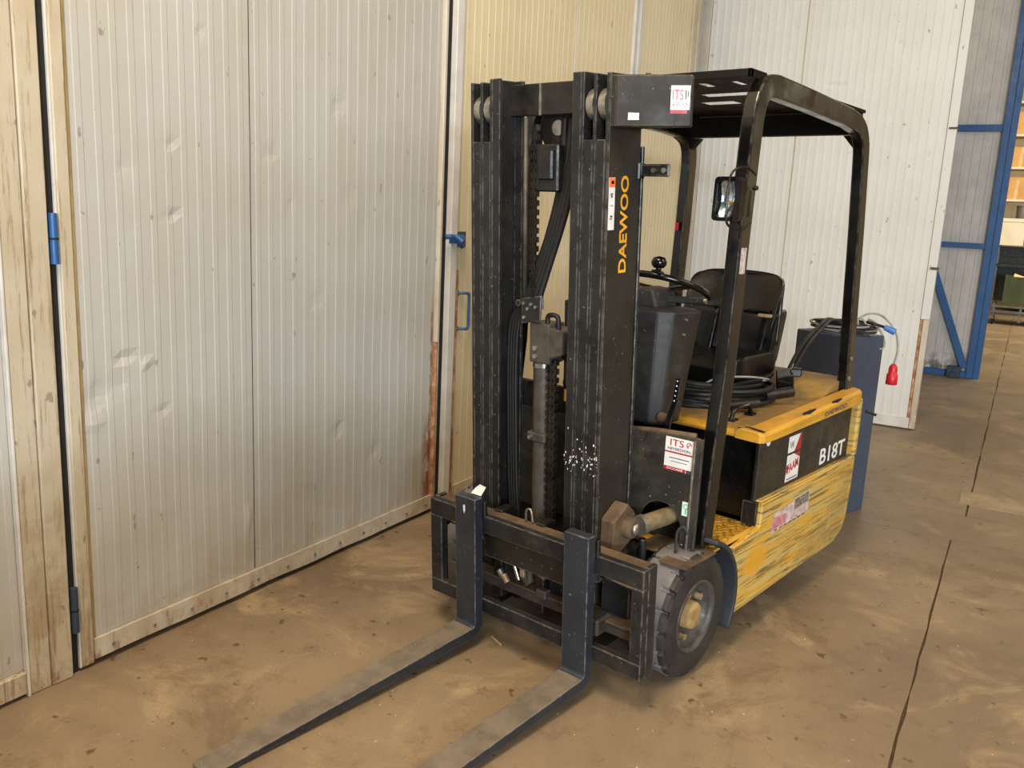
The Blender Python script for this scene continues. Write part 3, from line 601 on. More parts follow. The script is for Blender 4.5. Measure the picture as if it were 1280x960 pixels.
# carriage (sideshifted a little to the right)
CV = -0.381; CM = 0.066
cg = Mb()
cg.box(CM - 0.484, CM + 0.484, CV, CV + 0.03, 0.478, 0.545)
cg.box(CM - 0.484, CM + 0.484, CV, CV + 0.03, 0.155, 0.212)
cg.box(CM - 0.484, CM - 0.425, CV, CV + 0.03, 0.212, 0.478)
cg.box(CM + 0.440, CM + 0.484, CV, CV + 0.03, 0.212, 0.478)
carr = cg.obj('fork_carriage', CARR, TR, bevel=0.004, seg=2)
for sx in (-1, 1):
    x0, x1 = sorted((CM + sx * 0.468, CM + sx * 0.486)); Mb().box(x0, x1, CV + 0.030, CV + 0.078, 0.150, 0.547).obj('side_plate', CARR, carr, bevel=0.003, seg=2)
    Mb().lathe([(0.016, 0), (0.034, 0), (0.034, 0.006), (0.016, 0.006)], (CM + sx * 0.444, CV + 0.045, 0.462), 'x', 24).obj('shaft_boss', GREASE, carr)
Mb().box(CM - 0.468, CM + 0.468, CV + 0.035, CV + 0.085, 0.518, 0.540).obj('top_ledge', RUSTY, carr, bevel=0.002)
Mb().box(-0.145, 0.262, CV + 0.010, CV + 0.040, 0.385, 0.478).obj('recessed_band', BLK, carr, bevel=0.003)
Mb().box(CM - 0.42, CM + 0.42, CV + 0.07, CV + 0.11, 0.235, 0.275).obj('lower_rail', mat('greasy_rail', rgb(70, 60, 48), rgb(50, 44, 52), 0.5, sc=20, dirt=rgb(36, 32, 40), dirt_amt=0.4, dsc=14), carr, bevel=0.003)
Mb().box(CM - 0.42, CM + 0.42, CV + 0.065, CV + 0.13, 0.276, 0.282).obj('lower_ledge', RUSTY, carr)
sh = Mb().cyl((CM - 0.43, CV + 0.045, 0.462), (CM + 0.43, CV + 0.045, 0.462), 0.017, n=24).obj('fork_shaft', CHROME, carr)
# inner plates
Mb().box(-0.16, -0.05, CV + 0.09, CV + 0.10, 0.285, 0.44).obj('inner_plate', DUSTY, carr, bevel=0.002)
Mb().box(-0.33, -0.20, CV + 0.12, CV + 0.13, 0.28, 0.46).obj('inner_plate', GREASE, carr, bevel=0.002)
Mb().box(0.185, 0.225, CV + 0.06, CV + 0.07, 0.28, 0.45).obj('inner_plate', DUSTY, carr, bevel=0.002)
Mb().box(0.095, 0.15, CV + 0.10, CV + 0.12, 0.27, 0.42).obj('inner_plate', CARR, carr, bevel=0.002)
Mb().box(0.31, 0.42, CV + 0.12, CV + 0.14, 0.22, 0.45).obj('inner_plate', CARR, carr, bevel=0.002)
Mb().prism([(0.42, 0.44), (0.50, 0.44), (0.50, 0.225), (0.44, 0.25), (0.45, 0.33)], CV + 0.10, CV + 0.11, 'y').obj('inner_plate', CARR, carr, bevel=0.002)
bl = Mb().box(0.315, 0.365, CV + 0.02, CV + 0.10, 0.235, 0.295).obj('carriage_stop_block', DUSTY, carr, bevel=0.006)
for w in (0.253, 0.276): Mb().box(0.325, 0.345, CV + 0.018, CV + 0.022, w - 0.008, w + 0.008).obj('block_slot', DARK, bl)
Mb().tube(smooth_path([(-0.08, CV + 0.08, 0.37), (-0.05, CV + 0.06, 0.40), (0.0, CV + 0.06, 0.405), (0.04, CV + 0.06, 0.385), (0.095, CV + 0.06, 0.372)]), 0.012, n=10).obj('hydraulic_hose', RUB, carr)
for (p, q, r, m) in (((-0.105, CV + .05, .325), (-0.085, CV + .05, .300), .013, SILVER), ((-0.08, CV + .045, .315), (-0.060, CV + .045, .290), .012, BRASS), ((-0.035, CV + .05, .375), (-0.010, CV + .05, .315), .008, CHROME), ((0.0, CV + .06, .385), (0.004, CV + .06, .33), .013, BRASS), ((0.03, CV + .06, .385), (0.034, CV + .06, .32), .012, CYL), ((0.092, CV + .05, .372), (0.116, CV + .05, .366), .013, BRASS), ((0.005, CV + .07, .33), (0.03, CV + .07, .305), .02, CYL), ((-0.12, CV + .06, .405), (-0.12, CV + .05, .395), .008, SILVER)):
    Mb().cyl(p, q, r, n=12).obj('hose_fitting', m, carr)
Mb().box(0.07, 0.115, CV + 0.05, CV + 0.08, 0.275, 0.305).obj('small_bracket', DUSTY, carr, bevel=0.003)
Mb().tube(smooth_path([(0.005, CV + .07, .545), (0.008, CV + .07, .585), (0.028, CV + .07, .590), (0.036, CV + .07, .545)], 6), 0.005, n=8).obj('lifting_eye', SILVER, carr)
for sx, w in ((-1, 0.47), (1, 0.47)):
    Mb().box(MC + sx * 0.10 - 0.02, MC + sx * 0.10 + 0.02, -0.31, -0.24, 0.2, 0.55).obj('carriage_arm', GREASE, carr, bevel=0.004)

# forks: L profile swept with rounded heel
def fork(xc):
    W = 0.05; vf = -0.426; tb = 0.041
    out = [(vf, 0.618), (vf, 0.150)] ; outer = []
    R1 = 0.014
    for i in range(7):
        a = PI / 2 * i / 6; out.append((vf - R1 + R1 * math.cos(a), 0.112 + R1 - R1 * math.sin(a)))
    out += [(vf - 0.50, 0.112), (-1.495, 0.112), (-1.513, 0.108)]
    out += [(-1.517, 0.100), (-1.495, 0.096), (-0.95, 0.078), (vf - 0.03, 0.070)]
    R2 = 0.05; cx, cz = vf + tb - R2, 0.070 + R2
    for i in range(7):
        a = -PI / 2 + PI / 2 * i / 6; out.append((cx + R2 * math.cos(a), cz + R2 * math.sin(a)))
    out += [(vf + tb, 0.618)]
    mb = Mb(); n = len(out)
    def hw(v): return W if v > -1.2 else W * (1 - 0.04 * ((-1.2 - v) / 0.33) ** 2)
    vs = [(xc - hw(p[0]), p[0], p[1]) for p in out] + [(xc + hw(p[0]), p[0], p[1]) for p in out]
    mb.add(vs, [list(range(n)), [i + n for i in range(n)][::-1]] + [(i, (i + 1) % n, (i + 1) % n + n, i + n) for i in range(n)])
    # cap face is concave: triangulate through bmesh
    f = mb.obj('fork', [FORKV, FORKB], TR)
    me = f.data; bm = bmesh.new(); bm.from_mesh(me); bmesh.ops.triangulate(bm, faces=[q for q in bm.faces if len(q.verts) > 4])
    for q in bm.faces:
        c = q.calc_center_median()
        if c.y < -0.47: q.material_index = 1 if q.normal.z > 0.3 else 0
    bm.to_mesh(me); bm.free()
    b = f.modifiers.new('bevel', 'BEVEL'); b.width = 0.003; b.segments = 2; b.limit_method = 'ANGLE'; b.angle_limit = 0.7
    Mb().cyl((xc - 0.035, CV + 0.045, 0.462), (xc + 0.035, CV + 0.045, 0.462), 0.034, n=24).obj('fork_hanger', FORKV, f)
    Mb().box(xc + 0.02, xc + 0.06, vf + 0.042, vf + 0.06, 0.535, 0.60).obj('fork_latch', GREASE, f, bevel=0.004)
    return f
fk1 = fork(-0.190); fk2 = fork(0.314)
Mb().add([(-0.198, -0.4275, 0.585), (-0.188, -0.4275, 0.59), (-0.186, -0.4275, 0.57), (-0.192, -0.4275, 0.553), (-0.196, -0.4275, 0.565)], [(0, 1, 2, 3, 4)]).obj('paint_chip', WHITE, fk1)
Mb().add([(-0.20, -0.382, 0.619), (-0.15, -0.382, 0.619), (-0.15, -0.355, 0.645), (-0.18, -0.355, 0.650), (-0.20, -0.36, 0.632)], [(0, 1, 2, 3, 4)]).obj('paper_scrap', WHITE, fk1)

# white paint splashes low on the right mast rails
rs = random.Random(4)
for i in range(60):
    a = rs.gauss(0, 1); u = MC + 0.225 + rs.uniform(-0.075, 0.07); w = 0.80 + 0.035 * rs.gauss(0, 1) + (0.3 * (u - MC - 0.22)); r = rs.uniform(0.0012, 0.0036)
    n = 6; pts = [(u + r * math.cos(2 * PI * k / n) * rs.uniform(.6, 1.2), VF - 0.0008, w + r * 1.3 * math.sin(2 * PI * k / n) * rs.uniform(.6, 1.4)) for k in range(n)]
    if i == 0: sp = Mb()
    sp.add(pts, [list(range(n))])
sp.obj('paint_splashes', WHITE, TR)['kind'] = 'stuff'

# wheels
def wheel(xo, sgn, cy=0.0, R=0.2285, Wd=0.175, full=True):
    """xo outer face x, sgn +1 outwards +x"""
    c = Vector((xo - sgn * Wd / 2, cy, R)); h = Wd / 2
    prof = [(0.135, h - 0.006), (0.150, h - 0.002), (0.165, h), (0.185, h - 0.001), (0.200, h - 0.005), (0.2095, h - 0.007), (0.2115, h - 0.009), (0.222, h - 0.014), (R, h - 0.030), (R, h - 0.055), (R + .0005, 0.015), (R + .0005, -0.015), (R, -h + 0.055), (R, -h + 0.030), (0.222, -h + 0.014), (0.2115, -h + 0.009), (0.2095, -h + 0.007), (0.200, -h + 0.005), (0.165, -h), (0.135, -h + 0.006)]
    NA = 19 * 14; vs = []; m = len(prof)
    for k in range(NA):
        a = 2 * PI * k / NA
        for j, (r, x) in enumerate(prof):
            ax = abs(x); cut = 0.0
            if r > 0.2085 and ax > 0.02:
                sl = (ax - 0.02) / h; ph = ((k / 14.0) + 0.55 * (1 - sl) ** 1.6 * 0.5 + (0.5 if x < 0 else 0)) % 1.0
                wdt = 0.06 + 0.11 * sl ** 1.5
                if abs(ph - 0.5) < wdt and r > 0.2105 and ax > 0.045: cut = 0.016
                elif abs(ph - 0.5) < wdt * 0.6 and ax > 0.02: cut = 0.004
            rr = r - cut; vs.append(c + Vector((sgn * x, rr * math.cos(a), rr * math.sin(a))))
    fs = [(k * m + j, k * m + j + 1, ((k + 1) % NA) * m + j + 1, ((k + 1) % NA) * m + j) for k in range(NA) for j in range(m - 1)]
    mb = MB().add(vs, fs, True)
    hub = empty('front_wheel' if full else 'rear_wheel', c); hub.parent = TR
    o = mb.obj('tyre', [TYRE, TYRET], hub, origin=c); o.location = (0, 0, 0)
    for i, p in enumerate(o.data.polygons):
        j = i % (m - 1)
        if 8 <= j <= 12: p.material_index = 1
        p.use_smooth = True
    mod = o.modifiers.new('e', 'EDGE_SPLIT'); mod.split_angle = 0.6
    def part(mbx, nm, mm, **k):
        q = mbx.obj(nm, mm, hub, origin=c, **k); q.location = (0, 0, 0); return q
    x = lambda q: sgn * (h + q)
    part(MB().lathe([(0.137, x(-0.012)), (0.132, x(-0.002)), (0.124, x(-0.002)), (0.118, x(-0.02)), (0.112, x(-0.045)), (0.06, x(-0.050)), (0.0, x(-0.05))], c, 'x', 48), 'wheel_rim', RIM)
    part(MB().lathe([(0.052, x(-0.05)), (0.050, x(-0.018)), (0.046, x(-0.010)), (0.02, x(-0.008)), (0.0, x(-0.008))], c, 'x', 32), 'hub_cap', HUB)
    for i in range(5):
        a = 2 * PI * i / 5 + 0.6; e = Vector((0, math.cos(a), math.sin(a))) * 0.083
        part(MB().cyl(c + e + Vector((x(-0.05), 0, 0)), c + e + Vector((x(-0.026), 0, 0)), 0.015, 0.013, n=6), 'lug_nut', BRASS)
    part(MB().lathe([(0.135, -h), (0.13, h - 0.01)], c, 'x', 32), 'rim_barrel', GREASE)
    return hub
wheel(0.545, 1); wheel(-0.575, -1)
wheel(0.16, 1, cy=1.16, full=False)

# mudguard behind the right wheel
def mudguard(x0, x1):
    mb = MB(); P = []; n = 16
    for i in range(n + 1):
        a = math.radians(74 - 99 * i / n); P.append((math.cos(a), math.sin(a)))
    P = [(p[0] * 0.272 + 0.01, p[1] * 0.258 + 0.2285) for p in P]; P.append((P[-1][0] - 0.004, 0.095))
    vs = []
    for (y, z) in P:
        d = Vector((y, z - 0.2285)).normalized() * 0.018
        vs += [(x0, y, z), (x1, y, z), (x1, y + d.x, z + d.y), (x0, y + d.x, z + d.y)]
    m = len(P)
    fs = [(i * 4 + k, i * 4 + (k + 1) % 4, i * 4 + 4 + (k + 1) % 4, i * 4 + 4 + k) for i in range(m - 1) for k in range(4)] + [(0, 1, 2, 3), ((m - 1) * 4 + 3, (m - 1) * 4 + 2, (m - 1) * 4 + 1, (m - 1) * 4)]
    mb.add(vs, fs, True)
    return mb.obj('mudguard', mat('mudguard_rubber', rgb(46, 48, 53), rgb(36, 38, 42), 0.55, sc=9, dirt=rgb(84, 80, 74), dirt_amt=0.2), TR, bevel=0.004, seg=2)
mg = mudguard(0.40, 0.552); mudguard(-0.58, -0.40)

# chassis, axle, floor
MB().box(-0.36, 0.355, -0.12, 0.16, 0.12, 0.42).obj('axle_housing', GREASE, TR, bevel=0.02)
MB().box(-0.50, 0.50, 0.30, 1.44, 0.15, 0.42).obj('chassis', GREASE, TR, bevel=0.01)
MB().box(-0.50, 0.498, 0.500, 1.47, 0.45, 0.795).obj('battery_case', PLASTB, TR, bevel=0.006)
MB().box(0.44, 0.545, -0.12, 0.10, 0.438, 0.448).box(0.30, 0.44, -0.05, 0.10, 0.438, 0.448).obj('fender_bracket', RUSTY, TR, bevel=0.002)
MB().tube(smooth_path([(0.455, -0.035, 0.455), (0.455, -0.035, 0.53), (0.475, -0.03, 0.555), (0.49, -0.025, 0.53)], 5), 0.006, n=8).obj('tie_loop', DUSTY, TR)
# cowl panel with arch
def arch_panel():
    pts = [(-0.5, 0.44), (0.27, 0.44)]
    for i in range(13):
        a = PI - PI * i / 12; pts.append((0.355 + 0.085 * math.cos(a), 0.525 + 0.085 * math.sin(a)))
    pts += [(0.44, 0.452), (0.497, 0.452), (0.497, 0.868), (0.47, 0.870), (0.30, 0.858), (0.19, 0.845), (-0.5, 0.845)]
    mb = MB().prism(pts, 0.012, 0.024, 'y'); o = mb.obj('cowl_panel', DUSTY, TR)
    bm = bmesh.new(); bm.from_mesh(o.data); bmesh.ops.triangulate(bm, faces=[q for q in bm.faces if len(q.verts) > 4]); bm.to_mesh(o.data); bm.free()
    return o
cp = arch_panel()
MB().tube([(-0.45, 0.03, 0.848), (0.19, 0.03, 0.848), (0.30, 0.03, 0.861), (0.46, 0.03, 0.872)], 0.011, n=10).obj('cowl_top_roll', RUSTY, cp)
MB().box(0.468, 0.476, 0.001, 0.012, 0.455, 0.862).obj('cowl_edge_flange', SILVER, cp, bevel=0.001)
MB().box(-0.45, 0.45, 0.03, 0.29, 0.40, 0.43).box(-0.45, 0.44, 0.10, 0.13, 0.43, 0.70).obj('floor_pan', GREASE, TR)
def cow_patch(name, x0, x1, z0, z1, m, lift=0.001, par=cp, skew=0.0):
    y = 0.012 - lift
    return MB().add([(x0 - skew * 0, y, z0), (x1, y, z0 + 0), (x1, y, z1), (x0, y, z1), (x0, y + .0006, z0), (x1, y + .0006, z0), (x1, y + .0006, z1), (x0, y + .0006, z1)], [(0, 1, 2, 3), (7, 6, 5, 4), (0, 4, 5, 1), (1, 5, 6, 2), (2, 6, 7, 3), (3, 7, 4, 0)]).obj(name, m, par)
CF = lambda x, z: frame((x, 0.0102, z), (1, 0, 0), (0, 0, 1))
s2 = cow_patch('dealer_sticker', 0.352, 0.470, 0.735, 0.856, WHITE, par=cp)
cow_patch('red_band', 0.352, 0.470, 0.799, 0.8045, DRED, 0.0014, s2)
cow_patch('red_band', 0.352, 0.440, 0.735, 0.748, DRED, 0.0014, s2)
cow_patch('blue_mark', 0.442, 0.468, 0.735, 0.748, INK, 0.0014, s2)
text_mesh('print', 'ITS', 0.03, INKR, CF(0.399, 0.838), s2, fit=(0.054, 0.024))
text_mesh('print', 'HEVERDION', 0.02, INK, CF(0.408, 0.815), s2, fit=(0.090, 0.010))
MB().tube([(0.447 + 0.009 * math.cos(2 * PI * i / 14), 0.0104, 0.838 + 0.010 * math.sin(2 * PI * i / 14)) for i in range(11)], 0.0014, n=6).tube([(0.441, 0.0104, 0.832), (0.453, 0.0104, 0.845)], 0.0014, n=6).obj('emblem', INKR, s2)
cow_patch('print', 0.372, 0.452, 0.780, 0.783, INK, 0.0014, s2); cow_patch('print', 0.380, 0.445, 0.768, 0.770, INK, 0.0014, s2)
text_mesh('print', 'OCCASIE', 0.01, WHITE, CF(0.397, 0.7415), s2, fit=(0.066, 0.007), extrude=0.0008)
s3 = cow_patch('green_label', 0.440, 0.470, 0.580, 0.632, GREENW)
MB().add([], []).xf
rg = MB().tube([(0.455 + 0.009 * math.cos(2 * PI * i / 14), 0.0112, 0.615 + 0.009 * math.sin(2 * PI * i / 14)) for i in range(14)], 0.0014, n=6, closed=True).box(0.4535, 0.4565, 0.0100, 0.0115, 0.588, 0.606).obj('print', INKG, s3)

# tilt cylinder and mast anchor
MB().cyl((0.345, -0.10, 0.545), (0.40, 0.20, 0.56), 0.032, n=24).obj('tilt_cylinder', mat('dusty_tan_cylinder', rgb(132, 116, 84), rgb(92, 78, 54), 0.55, sc=14, dirt=rgb(60, 48, 34), dirt_amt=0.3), TR)
MB().cyl((0.342, -0.115, 0.544), (0.346, -0.09, 0.545), 0.037, n=24).obj('cylinder_gland', SILVER, TR)
kn = MB().lathe([(0.0, -0.03), (0.034, -0.03), (0.040, -0.02), (0.040, 0.02), (0.034, 0.03), (0.0, 0.03)], (0.325, -0.16, 0.548), 'x', 24).obj('tilt_clevis', RUSTY, TR)
MB().lathe([(0.0, 0.031), (0.020, 0.031), (0.020, 0.042), (0.0, 0.042)], (0.325, -0.16, 0.548), 'x', 16).obj('clevis_pin', SILVER, kn)
MB().prism([(-0.245, 0.585), (-0.165, 0.635), (-0.11, 0.59), (-0.105, 0.50), (-0.15, 0.475), (-0.24, 0.44)], XO + 0.004, 0.325, 'x').obj('mast_anchor', RUSTY, TR, bevel=0.006)
MB().box(XO - 0.02, 0.33, -0.24, -0.06, 0.33, 0.47).obj('mast_foot', GREASE, TR, bevel=0.02)
MB().tube(smooth_path([(0.36, -0.11, 0.50), (0.36, -0.10, 0.42), (0.34, -0.06, 0.36)]), 0.014, n=10).obj('hydraulic_hose', RUB, TR)

# side skirts with folded lip
def skirt(sx):
    X = 0.540 * sx + (-0.03 if sx < 0 else 0)
    P = [(0.300, 0.135), (1.33, 0.150), (1.42, 0.185), (1.465, 0.245), (1.488, 0.40), (1.492, 0.545), (0.478, 0.540), (0.474, 0.445), (0.255, 0.418), (0.262, 0.36), (0.288, 0.24)]
    a, b = sorted((X, X - sx * 0.022)); mb = MB().prism(P, a, b, 'x'); o = mb.obj('side_skirt', YEL, TR)
    bm = bmesh.new(); bm.from_mesh(o.data); bmesh.ops.triangulate(bm, faces=[q for q in bm.faces if len(q.verts) > 4]); bm.to_mesh(o.data); bm.free()
    bv = o.modifiers.new('b', 'BEVEL'); bv.width = 0.005; bv.segments = 2; bv.limit_method = 'ANGLE'; bv.angle_limit = 0.7
    a, b = sorted((X - sx * 0.005, X - sx * 0.052)); MB().box(a, b, 0.474, 1.488, 0.541, 0.549).obj('skirt_lip', YEL, o, bevel=0.003)
    return o
sk = skirt(1); skirt(-1)
MB().box(0.462, 0.520, 0.462, 0.474, 0.445, 0.54).obj('skirt_end_plate', BLK, sk)
wp = 0.5412
def side_quad(name, pts, m, par, x=wp, t=0.0006):
    n = len(pts); o = MB().prism(pts, x - t, x, 'x').obj(name, m, par); return o
st = side_quad('worn_maker_sticker', [(0.575, 0.385), (0.960, 0.405), (0.960, 0.495), (0.790, 0.492), (0.785, 0.478), (0.600, 0.468)], PINKW, sk)
side_quad('red_print', [(0.59, 0.400), (0.72, 0.405), (0.72, 0.445), (0.60, 0.452)], mat('faded_red_print', rgb(170, 70, 78), rgb(196, 150, 148), 0.6, sc=60), st, x=wp + .0004)
side_quad('dark_print', [(0.80, 0.440), (0.95, 0.445), (0.95, 0.490), (0.80, 0.486)], mat('faded_dark_print', rgb(70, 64, 58), rgb(150, 140, 124), 0.6, sc=70), st, x=wp + .0004)
for i in range(7):
    side_quad('print', [(0.61 + i * .047, 0.392), (0.64 + i * .047, 0.393), (0.64 + i * .047, 0.398), (0.61 + i * .047, 0.397)], INK, st, x=wp + .0004)
# black side panel
bp = MB().box(0.496, 0.512, 0.455, 1.452, 0.545, 0.812).obj('battery_side_panel', mat('side_panel_black', rgb(40, 37, 32), rgb(52, 48, 42), 0.42, sc=6, dirt=rgb(74, 68, 60), dirt_amt=0.15, spots=0.5), TR, bevel=0.003)
MB().box(0.5125, 0.5135, 1.075, 1.080, 0.55, 0.81).obj('panel_seam', DUSTY, bp)
XS = 0.5130
SF = lambda y, z, dx=0.0: frame((XS + dx, y, z), (0, 1, 0), (0, 0, 1))
text_mesh('model_lettering', 'B18T', 0.1, WHITE, SF(1.255, 0.605, 0.0004), bp, fit=(0.30, 0.075), bold=0.0016)
def spq(name, y0, y1, z0, z1, m, par=bp, dx=0.0): return MB().box(XS + dx, XS + dx + 0.0006, y0, y1, z0, z1).obj(name, m, par)
a1 = spq('battery_sticker', 0.735, 0.865, 0.690, 0.760, WHITE); side_quad('red_corner', [(0.80, 0.690), (0.865, 0.690), (0.865, 0.760), (0.85, 0.758)], DRED, a1, x=XS + .0012)
text_mesh('print', 'W', 0.02, INK, SF(0.772, 0.722, 0.0008), a1, fit=(0.045, 0.03))
a2 = spq('battery_sticker', 0.735, 0.865, 0.565, 0.680, WHITE)
side_quad('red_corner', [(0.80, 0.680), (0.865, 0.680), (0.865, 0.655)], DRED, a2, x=XS + .0012); side_quad('red_corner', [(0.735, 0.595), (0.765, 0.625), (0.735, 0.64)], DRED, a2, x=XS + .0012)
text_mesh('red_lettering', 'FAAM', 0.05, DRED, frame((XS + 0.001, 0.80, 0.628), (0, 1, 0.18), (0, -0.18, 1)), a2, fit=(0.108, 0.040), bold=0.001)
side_quad('print', [(0.745, 0.572), (0.855, 0.572), (0.855, 0.577), (0.745, 0.577)], INK, a2, x=XS + .0010)
rd = MB().cyl((XS, 0.530, 0.778), (XS + 0.001, 0.530, 0.778), 0.019, n=24).obj('round_label', WHITE, bp); MB().box(XS + .001, XS + .0014, 0.520, 0.542, 0.775, 0.781).obj('print', INK, rd)
MB().box(XS - 0.006, XS + 0.001, 0.775, 0.865, 0.772, 0.785).obj('hand_slot', DARK, bp)
# tread plate step
tp = MB().box(0.10, 0.520, 0.03, 0.500, 0.428, 0.436).obj('tread_plate', YELC, TR)
tb = MB()
for i in range(11):
    for j in range(14):
        x = 0.20 + 0.028 * i + (0.014 if j % 2 else 0); y = 0.14 + 0.026 * j; s_ = 1 if (i + j) % 2 else -1
        tb.obox((x, y, 0.437), (0.008, 0.008 * s_, 0), (-0.0025 * s_, 0.0025, 0), (0, 0, 0.0018))
tb.obj('tread_studs', mat('worn_tread_gold', rgb(226, 186, 96), rgb(190, 146, 64), 0.25, metal=0.6, sc=20), tp)['kind'] = 'stuff'
MB().box(0.515, 0.5175, 0.26, 0.472, 0.436, 0.446).obj('step_edge', YELC, tp)

# hood: lid with raised rim, rear rise
HF = 0.400
hood = MB()
hood.box(-0.53, 0.46, HF + 0.03, 1.40, 0.800, 0.826)
hd_o = hood.obj('hood', HOODM, TR, bevel=0.004)
hd_o['label'] = 'dusty yellow battery hood'
# front lip, rounded drop
P = [(HF, 0.802), (HF - 0.004, 0.815), (HF + 0.006, 0.828), (HF + 0.03, 0.832), (HF + 0.06, 0.828), (HF + 0.06, 0.800)]
MB().prism(P, -0.53, 0.50, 'x').obj('hood_front_lip', YELC, hd_o, bevel=0.004, seg=2)
# right rim: loft along y; section outer vertical face, sloping top
rim = MB(); ys = [0.392, 0.41, 0.45, 0.6, 0.9, 1.2, 1.4, 1.47, 1.492]; vs = []
for y in ys:
    t = (y - 0.39) / 1.1; zt = 0.838 + 0.034 * t; xo = 0.555 - 0.012 * t - (0.02 if y < 0.40 else 0.006 if y < 0.42 else 0) - (0.02 if y > 1.48 else 0); zb = 0.797 + 0.008 * t
    wi = 0.085 - 0.02 * t
    vs += [(xo, y, zb), (xo, y, zt - 0.012), (xo - 0.010, y, zt), (xo - wi, y, zt + 0.004), (xo - wi - 0.018, y, 0.827), (xo - wi - 0.018, y, 0.800), (xo - 0.03, y, zb)]
m7 = 7
fs = [(i * m7 + k, i * m7 + (k + 1) % m7, (i + 1) * m7 + (k + 1) % m7, (i + 1) * m7 + k) for i in range(len(ys) - 1) for k in range(m7)] + [tuple(range(m7)), tuple((len(ys) - 1) * m7 + k for k in range(m7))[::-1]]
rim.add(vs, fs, False)
ro = rim.obj('hood_side_rim', YELC, hd_o, bevel=0.003, seg=2)
MB().prism([(0.455, 0.432), (0.475, 0.420), (0.545, 0.400), (0.548, 0.412), (0.52, 0.425), (0.475, 0.436)], 0.841, 0.8435, 'z').obj('rim_scar', DARK, ro)
MB().prism([(0.418, 0.440), (0.436, 0.428), (0.44, 0.438), (0.425, 0.448)], 0.829, 0.832, 'z').obj('rim_scar', DARK, ro)
for (y0, y1) in ((0.78, 0.92), (1.10, 1.22)):
    MB().prism([(0.5395, y0), (0.544, (y0 + y1) / 2), (0.5395, y1), (0.536, (y0 + y1) / 2)], 0.835, 0.8615 if y0 < 1 else 0.866, 'z').obj('rim_scar', DARK, ro)
text_mesh('worn_lettering', 'DAEWOO', 0.03, INK, frame((0.5525, 1.13, 0.828), (-0.011, 1, 0.02), (0, 0, 1)), ro, fit=(0.26, 0.022))
# rear counterweight with curved rise
rw = MB(); prof = [(1.12, 0.826), (1.18, 0.832), (1.25, 0.862), (1.33, 0.895), (1.42, 0.912), (1.49, 0.915), (1.505, 0.90), (1.505, 0.60), (1.47, 0.60), (1.47, 0.79), (1.12, 0.80)]
rw.prism(prof, -0.50, 0.455, 'x'); rwo = rw.obj('counterweight_top', HOODM, TR)
bm = bmesh.new(); bm.from_mesh(rwo.data); bmesh.ops.triangulate(bm, faces=[q for q in bm.faces if len(q.verts) > 4]); bm.to_mesh(rwo.data); bm.free()
MB().box(0.455, 0.545, 1.458, 1.500, 0.55, 0.83).obj('rear_corner_post', YEL, TR, bevel=0.012, seg=3)
MB().box(-0.54, 0.52, 1.455, 1.50, 0.20, 0.60).obj('rear_counterweight', YEL, TR, bevel=0.02, seg=3)
MB().cyl((0.56, 1.50, 0.77), (0.60, 1.53, 0.752), 0.007, n=8).obj('rear_stub', PLASTB, TR)
# hood handle
hh = MB().tube(smooth_path([(0.340, 0.540, 0.828), (0.342, 0.560, 0.865), (0.343, 0.600, 0.873), (0.343, 0.660, 0.873), (0.342, 0.700, 0.865), (0.340, 0.720, 0.828)], 5), 0.010, n=8).box(0.325, 0.36, 0.525, 0.570, 0.827, 0.835).box(0.325, 0.36, 0.69, 0.735, 0.827, 0.835).obj('hood_handle', PLASTB, hd_o)
MB().cyl((0.345, 0.548, 0.835), (0.345, 0.548, 0.840), 0.007, n=8).obj('bolt', SILVER, hh)

# steering console
def rotz(p, c, a): return p
con = MB()
cb = [(-0.26, 0.20), (0.180, 0.185), (0.222, 0.225), (0.232, 0.40), (-0.26, 0.40)]; ctp = [(-0.26, 0.16), (0.185, 0.165), (0.238, 0.205), (0.275, 0.35), (0.21, 0.42), (-0.26, 0.42)]
def loft(mb, A, za, B, zb):
    n = len(A); mb.add([(x, y, za) for x, y in A] + [(x, y, zb) for x, y in B], [list(range(n))[::-1], [i + n for i in range(n)]] + [(i, (i + 1) % n, (i + 1) % n + n, i + n) for i in range(n)])
A = [(-0.26, 0.20), (0.165, 0.19), (0.203, 0.225), (0.215, 0.34), (0.16, 0.40), (-0.26, 0.40)]
B = [(-0.26, 0.17), (0.180, 0.165), (0.236, 0.205), (0.262, 0.36), (0.20, 0.43), (-0.26, 0.43)]
loft(con, A, 0.83, B, 1.275); cono = con.obj('steering_console', PLAST, TR, bevel=0.008, seg=2)
for (t, yy) in ((0.93, 0.27), (0.80, 0.27), (0.12, 0.27)):
    x = 0.213 + (0.252 - 0.213) * t; z = 0.83 + 0.445 * t; MB().cyl((x - 0.01, yy, z), (x + 0.004, yy, z), 0.005, n=8).obj('screw', SILVER, cono)
MB().cyl((0.205, 0.215, 0.865), (0.245, 0.205, 0.865), 0.022, 0.018, n=16).obj('pedal_pivot', RUSTY, TR)
MB().box(-0.02, 0.10, 0.30, 0.42, 1.26, 1.335).prism([(-0.03, 1.27), (0.11, 1.27), (0.085, 1.345), (-0.01, 1.345)], 0.28, 0.44, 'y').obj('column_shroud', PLAST, TR, bevel=0.01, seg=2)
SWC = Vector((0.02, 0.47, 1.340)); tl = math.radians(19); R_ = 0.185
ey = Vector((0, math.cos(tl), -math.sin(tl))); ex = Vector((1, 0, 0)); ez = ex.cross(ey)
sw = MB().tube([SWC + ex * R_ * math.cos(2 * PI * i / 48) + ey * R_ * math.sin(2 * PI * i / 48) for i in range(48)], 0.0135, n=12, closed=True).obj('steering_wheel', WHEELP, TR)
MB().cyl(SWC - ez * 0.05, SWC - ez * 0.006, 0.045, 0.040, n=24).obj('wheel_hub', PLASTB, sw)
